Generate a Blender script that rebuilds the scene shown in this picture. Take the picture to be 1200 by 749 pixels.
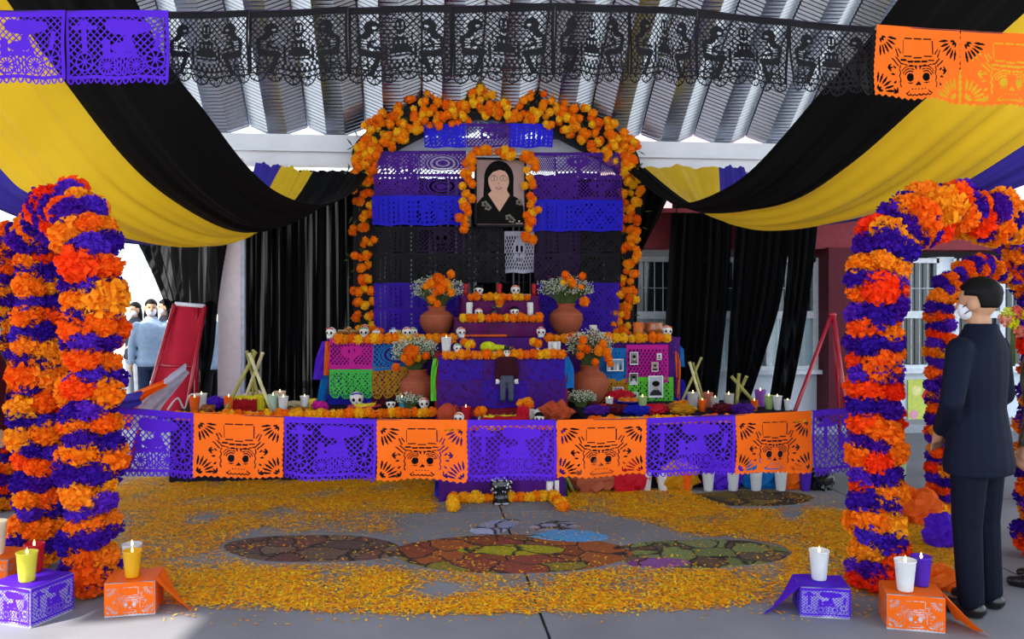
import bpy, bmesh, math, random
import numpy as np
from mathutils import Vector, Matrix, Euler

R = random.Random(11)
for o in list(bpy.data.objects): bpy.data.objects.remove(o)
scene = bpy.context.scene
COL = scene.collection

# ------------------------------------------------------------------ camera, sky, sun, exposure
TH = math.radians(6.0); CT, ST = math.cos(TH), math.sin(TH)
CAM_H, FPX, HOR = 1.6, 1000.0, 352.0
cam = bpy.data.cameras.new('camera'); cam.sensor_width = 36.0; cam.lens = 36.0 * FPX / 1200.0
cam.shift_y = -(374.5 - HOR) / 1200.0
cam.clip_end = 400
cam_o = bpy.data.objects.new('camera', cam); COL.objects.link(cam_o)
cam_o.location = (0, 0, CAM_H); cam_o.rotation_euler = (math.pi / 2, 0, -TH)
scene.camera = cam_o

world = bpy.data.worlds.new('sky'); scene.world = world; world.use_nodes = True
bg = world.node_tree.nodes['Background']
bg.inputs[0].default_value = (0.80, 0.90, 1.0, 1); bg.inputs[1].default_value = 1.75
sun = bpy.data.lights.new('sun', 'SUN'); sun.energy = 7.0; sun.angle = math.radians(0.6); sun.color = (1.0, 0.95, 0.86)
sun_o = bpy.data.objects.new('sun', sun); COL.objects.link(sun_o)
SUN = Vector((-0.60, -0.45, 0.66)).normalized()
sun_o.rotation_euler = SUN.to_track_quat('Z', 'Y').to_euler(); sun_o.location = (-12, -9, 14)
vs = scene.view_settings
vs.view_transform = 'Standard'; vs.look = 'None'; vs.gamma = 1.0; vs.use_curve_mapping = False; vs.exposure = 0.55

# ------------------------------------------------------------------ pixel helpers (directions -> points on known planes)
def at(px, Y, z=0.0):
    u = (px - 600) / FPX; d = Y / (CT - u * ST)
    return Vector((d * (u * CT + ST), Y, z))
def W(px, py, Y):
    u = (px - 600) / FPX; d = Y / (CT - u * ST)
    return Vector((d * (u * CT + ST), Y, CAM_H + (HOR - py) * d / FPX))
def U(px, py, d):
    u = (px - 600) / FPX
    return Vector((d * (u * CT + ST), d * (CT - u * ST), CAM_H + (HOR - py) * d / FPX))
def G(px, py): return U(px, py, CAM_H * FPX / (py - HOR))
def to_px(p):
    d = p[0] * ST + p[1] * CT; r = p[0] * CT - p[1] * ST
    return 600 + FPX * r / d, HOR - (p[2] - CAM_H) * FPX / d

# ------------------------------------------------------------------ materials
def lin(h):
    h = h.lstrip('#'); c = [int(h[i:i + 2], 16) / 255 for i in (0, 2, 4)]
    return tuple(x / 12.92 if x <= .04045 else ((x + .055) / 1.055) ** 2.4 for x in c) + (1.0,)
MATS = {}
def M(name, hexa, rough=.8, metal=0., var=.12, scale=18., transl=0., bump=0., rnd=0., alpha=1., stretch=None, emis=0., spec=None):
    if spec is None: spec = .35 if rough < .5 else .15
    if name in MATS: return MATS[name]
    m = bpy.data.materials.new(name); m.use_nodes = True; nt = m.node_tree; N = nt.nodes; L = nt.links
    p = N['Principled BSDF']; out = N['Material Output']
    p.inputs['Roughness'].default_value = rough; p.inputs['Metallic'].default_value = metal
    p.inputs['Specular IOR Level'].default_value = spec
    tc = N.new('ShaderNodeTexCoord'); mp = N.new('ShaderNodeMapping'); L.new(tc.outputs['Object'], mp.inputs[0])
    if stretch: mp.inputs['Scale'].default_value = stretch
    nz = N.new('ShaderNodeTexNoise'); nz.inputs['Scale'].default_value = scale; nz.inputs['Detail'].default_value = 4
    L.new(mp.outputs[0], nz.inputs['Vector'])
    rp = N.new('ShaderNodeMapRange'); rp.inputs['From Min'].default_value = .3; rp.inputs['From Max'].default_value = .7
    rp.inputs['To Min'].default_value = 1 - var; rp.inputs['To Max'].default_value = 1 + var
    L.new(nz.outputs['Fac'], rp.inputs['Value'])
    hs = N.new('ShaderNodeHueSaturation'); hs.inputs['Color'].default_value = lin(hexa); L.new(rp.outputs[0], hs.inputs['Value'])
    if rnd:
        oi = N.new('ShaderNodeObjectInfo'); r2 = N.new('ShaderNodeMapRange')
        r2.inputs['To Min'].default_value = .5 - rnd; r2.inputs['To Max'].default_value = .5 + rnd
        L.new(oi.outputs['Random'], r2.inputs['Value']); L.new(r2.outputs[0], hs.inputs['Hue'])
    col = hs.outputs['Color']; L.new(col, p.inputs['Base Color'])
    if bump:
        b = N.new('ShaderNodeBump'); b.inputs['Strength'].default_value = bump; b.inputs['Distance'].default_value = .01
        L.new(nz.outputs['Fac'], b.inputs['Height']); L.new(b.outputs[0], p.inputs['Normal'])
    if emis:
        L.new(col, p.inputs['Emission Color']); p.inputs['Emission Strength'].default_value = emis
    if alpha < 1: p.inputs['Alpha'].default_value = alpha
    if transl:
        t = N.new('ShaderNodeBsdfTranslucent'); L.new(col, t.inputs[0]); mx = N.new('ShaderNodeMixShader')
        mx.inputs[0].default_value = transl; L.new(p.outputs[0], mx.inputs[1]); L.new(t.outputs[0], mx.inputs[2]); L.new(mx.outputs[0], out.inputs[0])
    MATS[name] = m; return m

# ------------------------------------------------------------------ mesh builder
class MB:
    def __init__(s): s.v = []; s.f = []
    def add(s, vs, fs):
        n = len(s.v); s.v += [tuple(v) for v in vs]; s.f += [tuple(i + n for i in f) for f in fs]; return s
    def box(s, c, sz, rz=0., mat=None):
        x, y, z = [k / 2 for k in sz]; rot = Matrix.Rotation(rz, 3, 'Z') if mat is None else mat
        P = [Vector(c) + rot @ Vector((a * x, b * y, d * z)) for d in (-1, 1) for a, b in ((-1, -1), (1, -1), (1, 1), (-1, 1))]
        return s.add(P, [(3, 2, 1, 0), (4, 5, 6, 7), (0, 1, 5, 4), (1, 2, 6, 5), (2, 3, 7, 6), (3, 0, 4, 7)])
    def lathe(s, prof, n=16, c=(0, 0, 0), sx=1., sy=1.):
        vs = []; fs = []; k = len(prof)
        for r, z in prof:
            for i in range(n):
                a = 2 * math.pi * i / n; vs.append((c[0] + r * sx * math.cos(a), c[1] + r * sy * math.sin(a), c[2] + z))
        for j in range(k - 1):
            for i in range(n):
                i2 = (i + 1) % n; fs.append((j * n + i, j * n + i2, (j + 1) * n + i2, (j + 1) * n + i))
        if prof[0][0] > 1e-5: fs.append(tuple(range(n - 1, -1, -1)))
        if prof[-1][0] > 1e-5: fs.append(tuple((k - 1) * n + i for i in range(n)))
        return s.add(vs, fs)
    def loft(s, secs, n=16):
        """secs: (cx, cy, z, rx, ry)"""
        vs = []; fs = []; k = len(secs)
        for cx, cy, z, rx, ry in secs:
            for i in range(n):
                a = 2 * math.pi * i / n; vs.append((cx + rx * math.cos(a), cy + ry * math.sin(a), z))
        for j in range(k - 1):
            for i in range(n):
                i2 = (i + 1) % n; fs.append((j * n + i, j * n + i2, (j + 1) * n + i2, (j + 1) * n + i))
        fs.append(tuple(range(n - 1, -1, -1))); fs.append(tuple((k - 1) * n + i for i in range(n)))
        return s.add(vs, fs)
    def tube(s, path, r, n=8, closed=False):
        P = [Vector(p) for p in path]; m = len(P); rr = r if isinstance(r, (list, tuple)) else [r] * m
        vs = []; fs = []; prev = None
        for i in range(m):
            t = (P[(i + 1) % m] - P[i - 1]) if closed else (P[min(i + 1, m - 1)] - P[max(i - 1, 0)])
            t.normalize()
            if prev is None: up = Vector((0, 0, 1)) if abs(t.z) < .9 else Vector((1, 0, 0)); a = t.cross(up).normalized()
            else: a = (prev - t * prev.dot(t)).normalized()
            prev = a; b = t.cross(a)
            for k in range(n):
                q = 2 * math.pi * k / n; vs.append(P[i] + (a * math.cos(q) + b * math.sin(q)) * rr[i])
        for i in range(m if closed else m - 1):
            i2 = (i + 1) % m
            for k in range(n):
                k2 = (k + 1) % n; fs.append((i * n + k, i * n + k2, i2 * n + k2, i2 * n + k))
        if not closed: fs.append(tuple(range(n - 1, -1, -1))); fs.append(tuple((m - 1) * n + k for k in range(n)))
        return s.add(vs, fs)
    def ball(s, c, r, nu=14, nv=8, fn=None):
        r = r if isinstance(r, (list, tuple)) else (r, r, r); vs = []; fs = []
        def pt(d):
            k = fn(d) if fn else 1.; return (c[0] + r[0] * d[0] * k, c[1] + r[1] * d[1] * k, c[2] + r[2] * d[2] * k)
        vs.append(pt((0, 0, -1)))
        for j in range(1, nv):
            a = -math.pi / 2 + math.pi * j / nv
            for i in range(nu):
                b = 2 * math.pi * i / nu; vs.append(pt((math.cos(a) * math.cos(b), math.cos(a) * math.sin(b), math.sin(a))))
        vs.append(pt((0, 0, 1))); T = len(vs) - 1
        for i in range(nu):
            i2 = (i + 1) % nu; fs.append((0, 1 + i2, 1 + i)); fs.append((T, 1 + (nv - 2) * nu + i, 1 + (nv - 2) * nu + i2))
            for j in range(nv - 2): fs.append((1 + j * nu + i, 1 + j * nu + i2, 1 + (j + 1) * nu + i2, 1 + (j + 1) * nu + i))
        return s.add(vs, fs)
    def cap(s, a, b, ra, rb, n=10):
        a = Vector(a); b = Vector(b); t = (b - a).normalized(); path = []; rr = []
        for k in (-.95, -.6, 0): path.append(a + t * ra * k); rr.append(ra * math.sqrt(1 - k * k))
        for k in (0, .6, .95): path.append(b + t * rb * k); rr.append(rb * math.sqrt(1 - k * k))
        return s.tube(path, rr, n)
    def grid(s, fn, nu, nv):
        vs = [fn(i / nu, j / nv) for j in range(nv + 1) for i in range(nu + 1)]
        fs = [(j * (nu + 1) + i, j * (nu + 1) + i + 1, (j + 1) * (nu + 1) + i + 1, (j + 1) * (nu + 1) + i) for j in range(nv) for i in range(nu)]
        return s.add(vs, fs)
    def plate(s, poly, y0, y1):
        """polygon (x,z) extruded between y0 and y1"""
        n = len(poly); vs = [(x, y0, z) for x, z in poly] + [(x, y1, z) for x, z in poly]
        fs = [tuple(range(n)), tuple(range(2 * n - 1, n - 1, -1))] + [(i, i + n, (i + 1) % n + n, (i + 1) % n) for i in range(n)]
        return s.add(vs, fs)
    def slab(s, poly, z0, z1):
        n = len(poly); vs = [(x, y, z0) for x, y in poly] + [(x, y, z1) for x, y in poly]
        fs = [tuple(range(n - 1, -1, -1)), tuple(range(n, 2 * n))] + [(i, (i + 1) % n, (i + 1) % n + n, i + n) for i in range(n)]
        return s.add(vs, fs)
    def mesh(s, name, mat=None, smooth=False):
        me = bpy.data.meshes.new(name); me.from_pydata(s.v, [], s.f)
        if mat: me.materials.append(mat)
        if smooth: me.polygons.foreach_set('use_smooth', [True] * len(me.polygons))
        me.update(); return me

def obj(name, me, parent=None, loc=None, rot=None, sc=None):
    o = bpy.data.objects.new(name, me); COL.objects.link(o)
    if parent: o.parent = parent
    if loc is not None: o.location = loc
    if rot is not None: o.rotation_euler = rot
    if sc is not None: o.scale = (sc, sc, sc) if isinstance(sc, (int, float)) else sc
    return o
def part(name, mb, mat, parent=None, smooth=False, **k): return obj(name, mb.mesh(name, mat, smooth), parent, **k)
def tag(o, label=None, cat=None, group=None, kind=None):
    if label: o['label'] = label
    if cat: o['category'] = cat
    if group: o['group'] = group
    if kind: o['kind'] = kind
    return o
def thing(name, label, cat, loc=(0, 0, 0), rz=0., group=None):
    o = bpy.data.objects.new(name, None); COL.objects.link(o); o.location = loc; o.rotation_euler = (0, 0, rz); o.empty_display_size = .1
    return tag(o, label, cat, group)
def struct(name, mb, mat, smooth=False): return tag(part(name, mb, mat, smooth=smooth), kind='structure')
def dup(root, loc, rz=0., label=None, group=None, sc=None):
    r = root.copy(); COL.objects.link(r); r.location = loc; r.rotation_euler = (0, 0, rz)
    if sc: r.scale = (sc, sc, sc)
    if label: r['label'] = label
    if group: r['group'] = group
    for ch in list(root.children):
        c = ch.copy(); COL.objects.link(c); c.parent = r
        for g in list(ch.children):
            d = g.copy(); COL.objects.link(d); d.parent = c
    return r
def curve_pts(pts, n):
    """Catmull-Rom through points, n+1 samples"""
    P = [Vector(p) for p in pts]; P = [P[0] * 2 - P[1]] + P + [P[-1] * 2 - P[-2]]; k = len(P) - 3; out = []
    for i in range(n + 1):
        t = i / n * k; j = min(int(t), k - 1); t -= j; a, b, c, d = P[j:j + 4]
        out.append(.5 * ((2 * b) + (c - a) * t + (2 * a - 5 * b + 4 * c - d) * t * t + (3 * b - a - 3 * c + d) * t ** 3))
    return out
def remeshed(mb, name, mat, voxel, smooth_it=4):
    me = mb.mesh(name, mat); o = bpy.data.objects.new('tmp', me); COL.objects.link(o)
    m = o.modifiers.new('r', 'REMESH'); m.mode = 'VOXEL'; m.voxel_size = voxel; m.use_smooth_shade = True
    s = o.modifiers.new('s', 'SMOOTH'); s.factor = .5; s.iterations = smooth_it
    dg = bpy.context.evaluated_depsgraph_get(); me2 = bpy.data.meshes.new_from_object(o.evaluated_get(dg)); me2.name = name
    bpy.data.objects.remove(o); me2.materials.clear(); me2.materials.append(mat)
    me2.polygons.foreach_set('use_smooth', [True] * len(me2.polygons)); return me2

# ------------------------------------------------------------------ the setting: floor
conc = M('concrete', '#86868c', .62, var=.14, scale=1.6, bump=.15)
conc_out = M('yard_concrete', '#b3b1ab', .85, var=.1, scale=.6)
floor = tag(bpy.data.objects.new('floor', None), kind='structure'); COL.objects.link(floor)
xs = [-10.8, -7.95, -5.1, -2.25, .6, 3.45, 6.3, 9.15]; ys = [-2.2, .7, 3.55, 6.42, 9.3, 12.2]
for i in range(len(xs) - 1):
    for j in range(len(ys) - 1):
        g = .016
        part('slab', MB().box(((xs[i] + xs[i + 1]) / 2, (ys[j] + ys[j + 1]) / 2, -.05), (xs[i + 1] - xs[i] - g, ys[j + 1] - ys[j] - g, .1)), conc, floor)
part('joint_bed', MB().box((-.8, 5, -.09), (20, 14.5, .12)), M('joint', '#26262a', .95), floor)
part('yard', MB().box((0, 20, -.2), (160, 160, .1)), conc_out, floor)

# ------------------------------------------------------------------ roof of crimped arched steel pans
steel = M('galvanised_steel', '#a9b0bd', .27, 1.0, var=.06, scale=3, stretch=(1, 4, 4))
BY, BZ = 9.6, 3.42                       # springing line of the arch
RR, A0 = 12.0, math.radians(40.4)
def arc(s):                               # s metres along the arch from the springing
    a = A0 - s / RR
    return BY - RR * (math.sin(A0) - math.sin(a)), BZ + RR * (math.cos(a) - math.cos(A0)), a
ceiling = tag(bpy.data.objects.new('ceiling', None), kind='structure'); COL.objects.link(ceiling)
prof = [(0., 0.), (.20, 0.), (.205, .004), (.405, .13), (.41, .15), (.42, .15), (.425, .13), (.625, .004), (.63, 0)]
svals = [i * .0115 for i in range(0, 230)]; s_ = svals[-1]
while s_ < 11.0: s_ += .12; svals.append(s_)
vs_ = []; fs_ = []
for s in svals:
    y, z, a = arc(s); crimp = .007 * math.sin(2 * math.pi * s / .046) if s < 2.64 else 0
    for k, (x, h) in enumerate(prof):
        h2 = h + (crimp if k not in (0, 4, 5, 8) else 0)
        vs_.append((x, y + h2 * math.sin(a), z + h2 * math.cos(a)))
n = len(prof)
for j in range(len(svals) - 1):
    for k in range(n - 1): fs_.append((j * n + k, j * n + k + 1, (j + 1) * n + k + 1, (j + 1) * n + k))
def pan(smax):
    m = sum(1 for s in svals if s <= smax); return MB().add(vs_[:m * n], fs_[:(m - 1) * (n - 1)]).mesh('roof_panel', steel)
PANS = {k: pan(k) for k in (8.6, 9.9, 10.15, 11.2)}
for i in range(-2, 28): obj('roof_panel', PANS[8.6 if i < 0 else 9.9 if i == 0 else 10.15 if i == 1 else 11.2], ceiling, loc=(-7.98 + .63 * i, 0, 0))  # unseen left front ends stepped, outermost pair added, to shape the sunlit floor patch
white_p = M('white_paint', '#e9e9ee', .6, var=.05, scale=4)
b = MB(); b.box((.8, BY + .02, 3.32), (16.3, .16, .2)); b.box((.8, BY - .03, 3.15), (16.3, .2, .15)); b.box((.8, BY - .06, 3.225), (16.3, .28, .025))
struct('trim_1', b, white_p)
# slender white post at left back
c0 = at(271, 9.3); b = MB(); b.box((c0.x, 9.3, 1.55), (.235, .2, 3.1)); b.box((c0.x, 9.3, .03), (.34, .3, .06)); struct('trim_2', b, M('pink_white_post', '#f3e4e6', .6, var=.05))
b = MB(); b.box((c0.x + .135, 9.25, 1.5), (.035, .08, 3.0)); struct('trim_3', b, M('bluish_edge', '#c9cede', .5))  # bluish strip along the right edge of the post

# ------------------------------------------------------------------ building behind, right
FY = 10.2
maroon = M('maroon_paint', '#5d1d2c', .55, var=.1); wallm = M('pale_wall', '#e2ebf6', .75, var=.04)
redbeam = M('red_beam', '#8f3a44', .6, var=.1)
def fx(px, Y=FY): return at(px, Y).x
b = MB(); x0 = fx(700); x1 = 11.5
b.box(((x0 + x1) / 2, FY + .1, .36), (x1 - x0, .2, .73)); struct('wall_back', b, wallm)
b = MB(); b.box(((x0 + x1) / 2, FY + .02, 2.43), (x1 - x0, .5, .4)); b.box(((x0 + x1) / 2, FY - .1, 2.65), (x1 - x0, .8, .05)); struct('trim_4', b, redbeam)
b = MB(); b.box(((x0 + x1) / 2, FY + .12, 3.3), (x1 - x0, .2, 1.25)); struct('wall_upper', b, M('pink_wall', '#d9b9bd', .8))
b = MB(); b.box(((fx(957) + fx(986)) / 2, FY - .12, 1.12), (fx(986) - fx(957), .4, 2.24)); struct('trim_5', b, maroon)
b = MB(); b.box(((x0 + x1) / 2, FY - .22, .05), (x1 - x0, .5, .1)); struct('trim_6', b, M('kerb_grey', '#a7abb2', .8))
glass_d = M('window_dark', '#1e2a2e', .12, var=.3, scale=2, spec=.8); glass_l = M('window_pale', '#b4cdd2', .2, var=.12, scale=2, spec=.8)
alu = M('white_aluminium', '#e3eaf2', .4); bar_m = M('bar_white', '#cdd6de', .5)
def window(n, xa, xb, ncol, low):
    w = tag(bpy.data.objects.new('window_%d' % n, None), kind='structure'); COL.objects.link(w); w.location = ((xa + xb) / 2, FY, 0)
    h = (xb - xa) / 2; z0, z1, zm = .73, 2.13, 1.42
    f = MB(); f.box((0, -.02, z0 + .03), (2 * h, .14, .06)); f.box((0, 0, z1 - .03), (2 * h, .1, .06)); f.box((0, -.01, zm), (2 * h, .1, .09))
    for k in range(ncol + 1):
        f.box((-h + 2 * h * k / ncol, 0, (z0 + z1) / 2), (.07, .1, z1 - z0))
    part('window_frame', f, alu, w); f = MB(); f.box((0, -.05, z0 - .015), (2 * h + .1, .22, .05)); part('window_sill', f, alu, w)
    for k in range(ncol):
        cx = -h + 2 * h * (k + .5) / ncol; ww = 2 * h / ncol - .07
        part('pane', MB().box((cx, .03, (zm + z1) / 2), (ww, .012, z1 - zm - .07)), glass_d, w)
        part('pane', MB().box((cx, .03, (zm + z0) / 2), (ww, .012, zm - z0 - .08)), low, w)
        for q in range(1, 5):
            x = cx - ww / 2 + ww * q / 5
            part('bar', MB().tube([(x, -.03, z0 + .05), (x, -.03, z1 - .05)], .007, 6), bar_m, w)
        part('bar', MB().tube([(cx - ww / 2, -.03, 1.75), (cx + ww / 2, -.03, 1.75)], .006, 6), bar_m, w)
window(1, fx(733), fx(954), 4, glass_l)
window(2, fx(989), fx(1098), 2, glass_d)
window(3, fx(1118), fx(1330), 4, glass_d)
b = MB(); b.box(((fx(733) + fx(720)) / 2, FY + .1, 1.4), (fx(733) - fx(700), .2, 1.5)); b.box(((fx(1098) + fx(1118)) / 2, FY + .1, 1.4), (fx(1118) - fx(1098), .2, 1.5)); struct('wall_piers', b, wallm)
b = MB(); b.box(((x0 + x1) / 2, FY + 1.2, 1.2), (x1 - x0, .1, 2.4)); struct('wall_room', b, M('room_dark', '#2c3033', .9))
# pale building far left and far behind
b = MB(); b.box((-11, 17.5, 2.6), (21, .4, 5.2)); struct('wall_far', b, M('far_wall', '#eeeef2', .8, var=.05, scale=.7))
w = tag(bpy.data.objects.new('window_4', None), kind='structure'); COL.objects.link(w); p = W(144, 292, 17.2); w.location = (p.x, 17.28, 0)
part('window_frame', MB().box((0, 0, p.z), (.75, .1, 1.3)), alu, w); part('pane', MB().box((0, -.06, p.z), (.6, .02, 1.15)), M('far_glass', '#a9bdb6', .3), w)

# ------------------------------------------------------------------ draped canopies: purple, yellow, black lengths of cloth
cloth_y = M('yellow_satin', '#ffd02c', .4, var=.05, scale=3, transl=.3); cloth_b = M('black_cloth', '#060608', .8, var=.1, scale=4, spec=.15)
cloth_p = M('purple_satin', '#3f35a0', .5, var=.06, scale=3, transl=.15)
def cloth(name, label, ca, cb, mat, folds, amp, cat='drape'):
    n = 56; A = curve_pts(ca, n); B = curve_pts(cb, n); ph = [R.uniform(0, 6.28) for _ in range(4)]
    nu = 44
    def fn(s, t):
        i = int(round(t * n)); a, b_ = A[i], B[i]; p = a.lerp(b_, s)
        k = math.sin(s * math.pi) ** .6
        w_ = math.sin(s * folds * 6.283 + ph[0] + 1.6 * t) * .6 + math.sin(s * folds * 2.7 * 6.283 + ph[1] - 2 * t) * .25 + math.sin(s * 3.1 + t * 9 + ph[2]) * .3
        p = p + Vector((0, .25, 1)) * (w_ * amp * k)
        p.z -= .10 * (b_ - a).length * math.sin(s * math.pi) * math.sin(t * math.pi)
        return p
    o = part(name, MB().grid(fn, nu, n), mat, None, True); tag(o, label, cat); return o
U_ = lambda L: [U(x, y, 4.62 + (d - 3.0) * .715) for x, y, d in L]
LBR = U_([(130, -60, 3.0), (195, 70, 4.0), (240, 130, 4.5), (290, 195, 5.26), (330, 228, 6.0), (375, 240, 7.2), (415, 225, 8.6), (432, 203, 9.3)])
LYB = U_([(-20, -40, 3.2), (75, 95, 4.2), (150, 190, 4.9), (210, 240, 5.64), (270, 270, 6.67), (310, 268, 7.6), (345, 235, 8.6), (367, 201, 9.2)])
LPY = U_([(-150, 20, 3.2), (-5, 192, 4.33), (45, 233, 4.7), (150, 280, 5.8), (240, 286, 7.0), (290, 262, 8.2), (330, 194, 9.15)])
LPL = U_([(-260, 100, 3.4), (-100, 192, 4.2), (0, 246, 4.9), (60, 262, 5.6), (160, 268, 6.8), (230, 262, 7.8), (280, 245, 8.6), (300, 190, 9.15)])
cloth('black_drape', 'long black cloth sweeping down from upper left beside yellow satin cloth', LBR, LYB, cloth_b, 2.5, .03)
cloth('yellow_drape', 'bright yellow satin cloth sagging below the violet cut paper garland', LYB, LPY, cloth_y, 2.2, .035)
cloth('purple_drape', 'violet satin cloth at outer edge of the left sagging canopy', LPY, LPL, cloth_p, 2, .03)
RBL = U_([(1095, -60, 3.2), (1022, 40, 3.9), (960, 110, 4.5), (885, 195, 5.3), (840, 226, 6.0), (800, 238, 7.0), (770, 228, 8.4), (735, 200, 9.4)])
RBY = U_([(1240, -20, 3.5), (1150, 60, 4.0), (1080, 120, 4.4), (1000, 190, 5.1), (930, 235, 5.8), (860, 247, 6.6), (815, 240, 7.8), (790, 225, 8.6), (755, 196, 9.5)])
RYP = U_([(1330, 80, 4.0), (1200, 170, 4.6), (1100, 228, 5.4), (1000, 254, 6.3), (900, 266, 7.4), (850, 250, 8.5), (842, 196, 9.65)])
RPR = U_([(1400, 130, 4.2), (1200, 217, 5.0), (1130, 240, 5.6), (1050, 244, 6.4), (950, 252, 7.6), (890, 240, 8.8), (872, 196, 9.7)])
cloth('black_drape', 'long black cloth sweeping down from behind orange skull banner', RBL, RBY, cloth_b, 2.5, .03)
cloth('yellow_drape', 'mustard yellow satin cloth sagging under orange skull banner', RBY, RYP, cloth_y, 2.2, .035)
cloth('purple_drape', 'dark violet satin cloth above arch beside man in suit', RYP, RPR, cloth_p, 2, .03)

# ------------------------------------------------------------------ black sheer curtains
def sheer(name, a0, a1):
    m = M(name, '#08080b', .85, var=.2, scale=30, spec=.15); nt = m.node_tree; N = nt.nodes; L = nt.links; p = N['Principled BSDF']
    tc = N.new('ShaderNodeTexCoord'); mp = N.new('ShaderNodeMapping'); mp.inputs['Scale'].default_value = (22, 0, .35)
    nz = N.new('ShaderNodeTexNoise'); nz.inputs['Scale'].default_value = 1.0; nz.inputs['Detail'].default_value = 3
    rp = N.new('ShaderNodeMapRange'); rp.inputs['From Min'].default_value = .54; rp.inputs['From Max'].default_value = .72; rp.inputs['To Min'].default_value = a1; rp.inputs['To Max'].default_value = a0
    L.new(tc.outputs['Object'], mp.inputs[0]); L.new(mp.outputs[0], nz.inputs['Vector']); L.new(nz.outputs['Fac'], rp.inputs['Value']); L.new(rp.outputs[0], p.inputs['Alpha'])
    return m
sheer_a = sheer('black_sheer', .93, .997); sheer_b = sheer('black_voile', .95, 1.0)
def curtain(label, la, lb, Y, folds, mat, name='black_curtain'):
    n = 30; A = curve_pts([W(x, y, Y) for x, y in la], n); B = curve_pts([W(x, y, Y) for x, y in lb], n); ph = R.uniform(0, 6)
    wd = (A[0] - B[0]).length
    def fn(s, t):
        i = int(round(t * n)); p = A[i].lerp(B[i], s); p.y += .045 * math.sin(s * folds * 6.283 + ph) + .02 * math.sin(s * folds * 2.3 * 6.283 + t * 2); return p
    return tag(part(name, MB().grid(fn, int(folds * 9), n), mat, None, True), label, 'curtain')
curtain('gathered black sheer curtain narrowing behind the red fabric easel', [(148, 262), (172, 310), (196, 370), (212, 450), (214, 560)], [(270, 262), (257, 340), (250, 410), (240, 470), (240, 560)], 9.1, 9, sheer_a)
curtain('wide black curtain hanging between white post and marigold backboard', [(284, 200), (282, 350), (280, 530)], [(420, 200), (420, 350), (420, 530)], 9.45, 11, sheer_b)
curtain('wide black curtain hung behind the marigold backboard', [(412, 209), (412, 350), (412, 530)], [(752, 209), (748, 350), (740, 530)], 9.62, 24, sheer_b)
curtain('black cloth tail pulled aside next to the backboard over window', [(738, 196), (737, 260), (736, 318)], [(800, 200), (775, 250), (738.5, 322)], 9.45, 4, cloth_b)
curtain('broad black curtain over the window behind photo covered altar block', [(790, 215), (783, 330), (777, 480), (776, 545)], [(860, 215), (856, 330), (846, 430), (832, 545)], 9.75, 7, sheer_b)
curtain('middle black curtain over the window, slanting towards reed sticks', [(864, 215), (857, 330), (852, 420), (848, 545)], [(930, 215), (915, 340), (893, 420), (850, 545)], 9.72, 6, sheer_b)
curtain('narrow black curtain strip hanging beside the maroon column', [(927, 215), (922, 330), (910, 420), (890, 545)], [(962, 215), (950, 330), (935, 420), (908, 545)], 9.55, 3.5, sheer_b)

# ------------------------------------------------------------------ cut paper masks (True = paper)
def cgrid(asp, ny):
    nx = int(round(asp * ny)); x = (np.arange(nx) + .5) / ny; y = (np.arange(ny) + .5) / ny
    return np.meshgrid(x, y)            # y runs DOWN from 0 to 1
def seg(X, Y, a, b, w):
    ax, ay = a; bx, by = b; dx, dy = bx - ax, by - ay; L2 = dx * dx + dy * dy + 1e-9
    t = np.clip(((X - ax) * dx + (Y - ay) * dy) / L2, 0, 1); return np.hypot(X - ax - t * dx, Y - ay - t * dy) < w
def ell(X, Y, c, rx, ry): return ((X - c[0]) / rx) ** 2 + ((Y - c[1]) / ry) ** 2 < 1
def ringseg(X, Y, c, r, w, a0, a1, sx=1.):
    dx, dy = (X - c[0]) / sx, Y - c[1]; a = np.degrees(np.arctan2(dy, dx)) % 360; a0 %= 360; a1 %= 360
    ok = (a >= a0) & (a <= a1) if a0 <= a1 else (a >= a0) | (a <= a1); return (np.abs(np.hypot(dx, dy) - r) < w) & ok
def leaf(X, Y, c, L, w, ang):
    dx, dy = X - c[0], Y - c[1]; a = math.radians(ang); u = dx * math.cos(a) + dy * math.sin(a); v = -dx * math.sin(a) + dy * math.cos(a)
    return (u > 0) & (u < L) & (np.abs(v) < w * np.sin(np.clip(u / L, 0, 1) * math.pi) ** .7)
def lattice(X, Y, p, w, ph=0.):
    a = np.abs(((X + Y + ph) / p) % 1 - .5) * p; b_ = np.abs(((X - Y + ph) / p) % 1 - .5) * p; return (a < w) | (b_ < w)
def rosette(X, Y, c, r, n, solid_w=.012):
    """solid lines of a wheel-like flower"""
    dx, dy = X - c[0], Y - c[1]; rr = np.hypot(dx, dy); a = np.arctan2(dy, dx); k = np.abs(((a / (2 * math.pi) * n) % 1) - .5) / n * 2 * math.pi * rr
    return (k < solid_w) | (np.abs(rr - r) < solid_w * 1.3) | (rr < r * .2)
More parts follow.
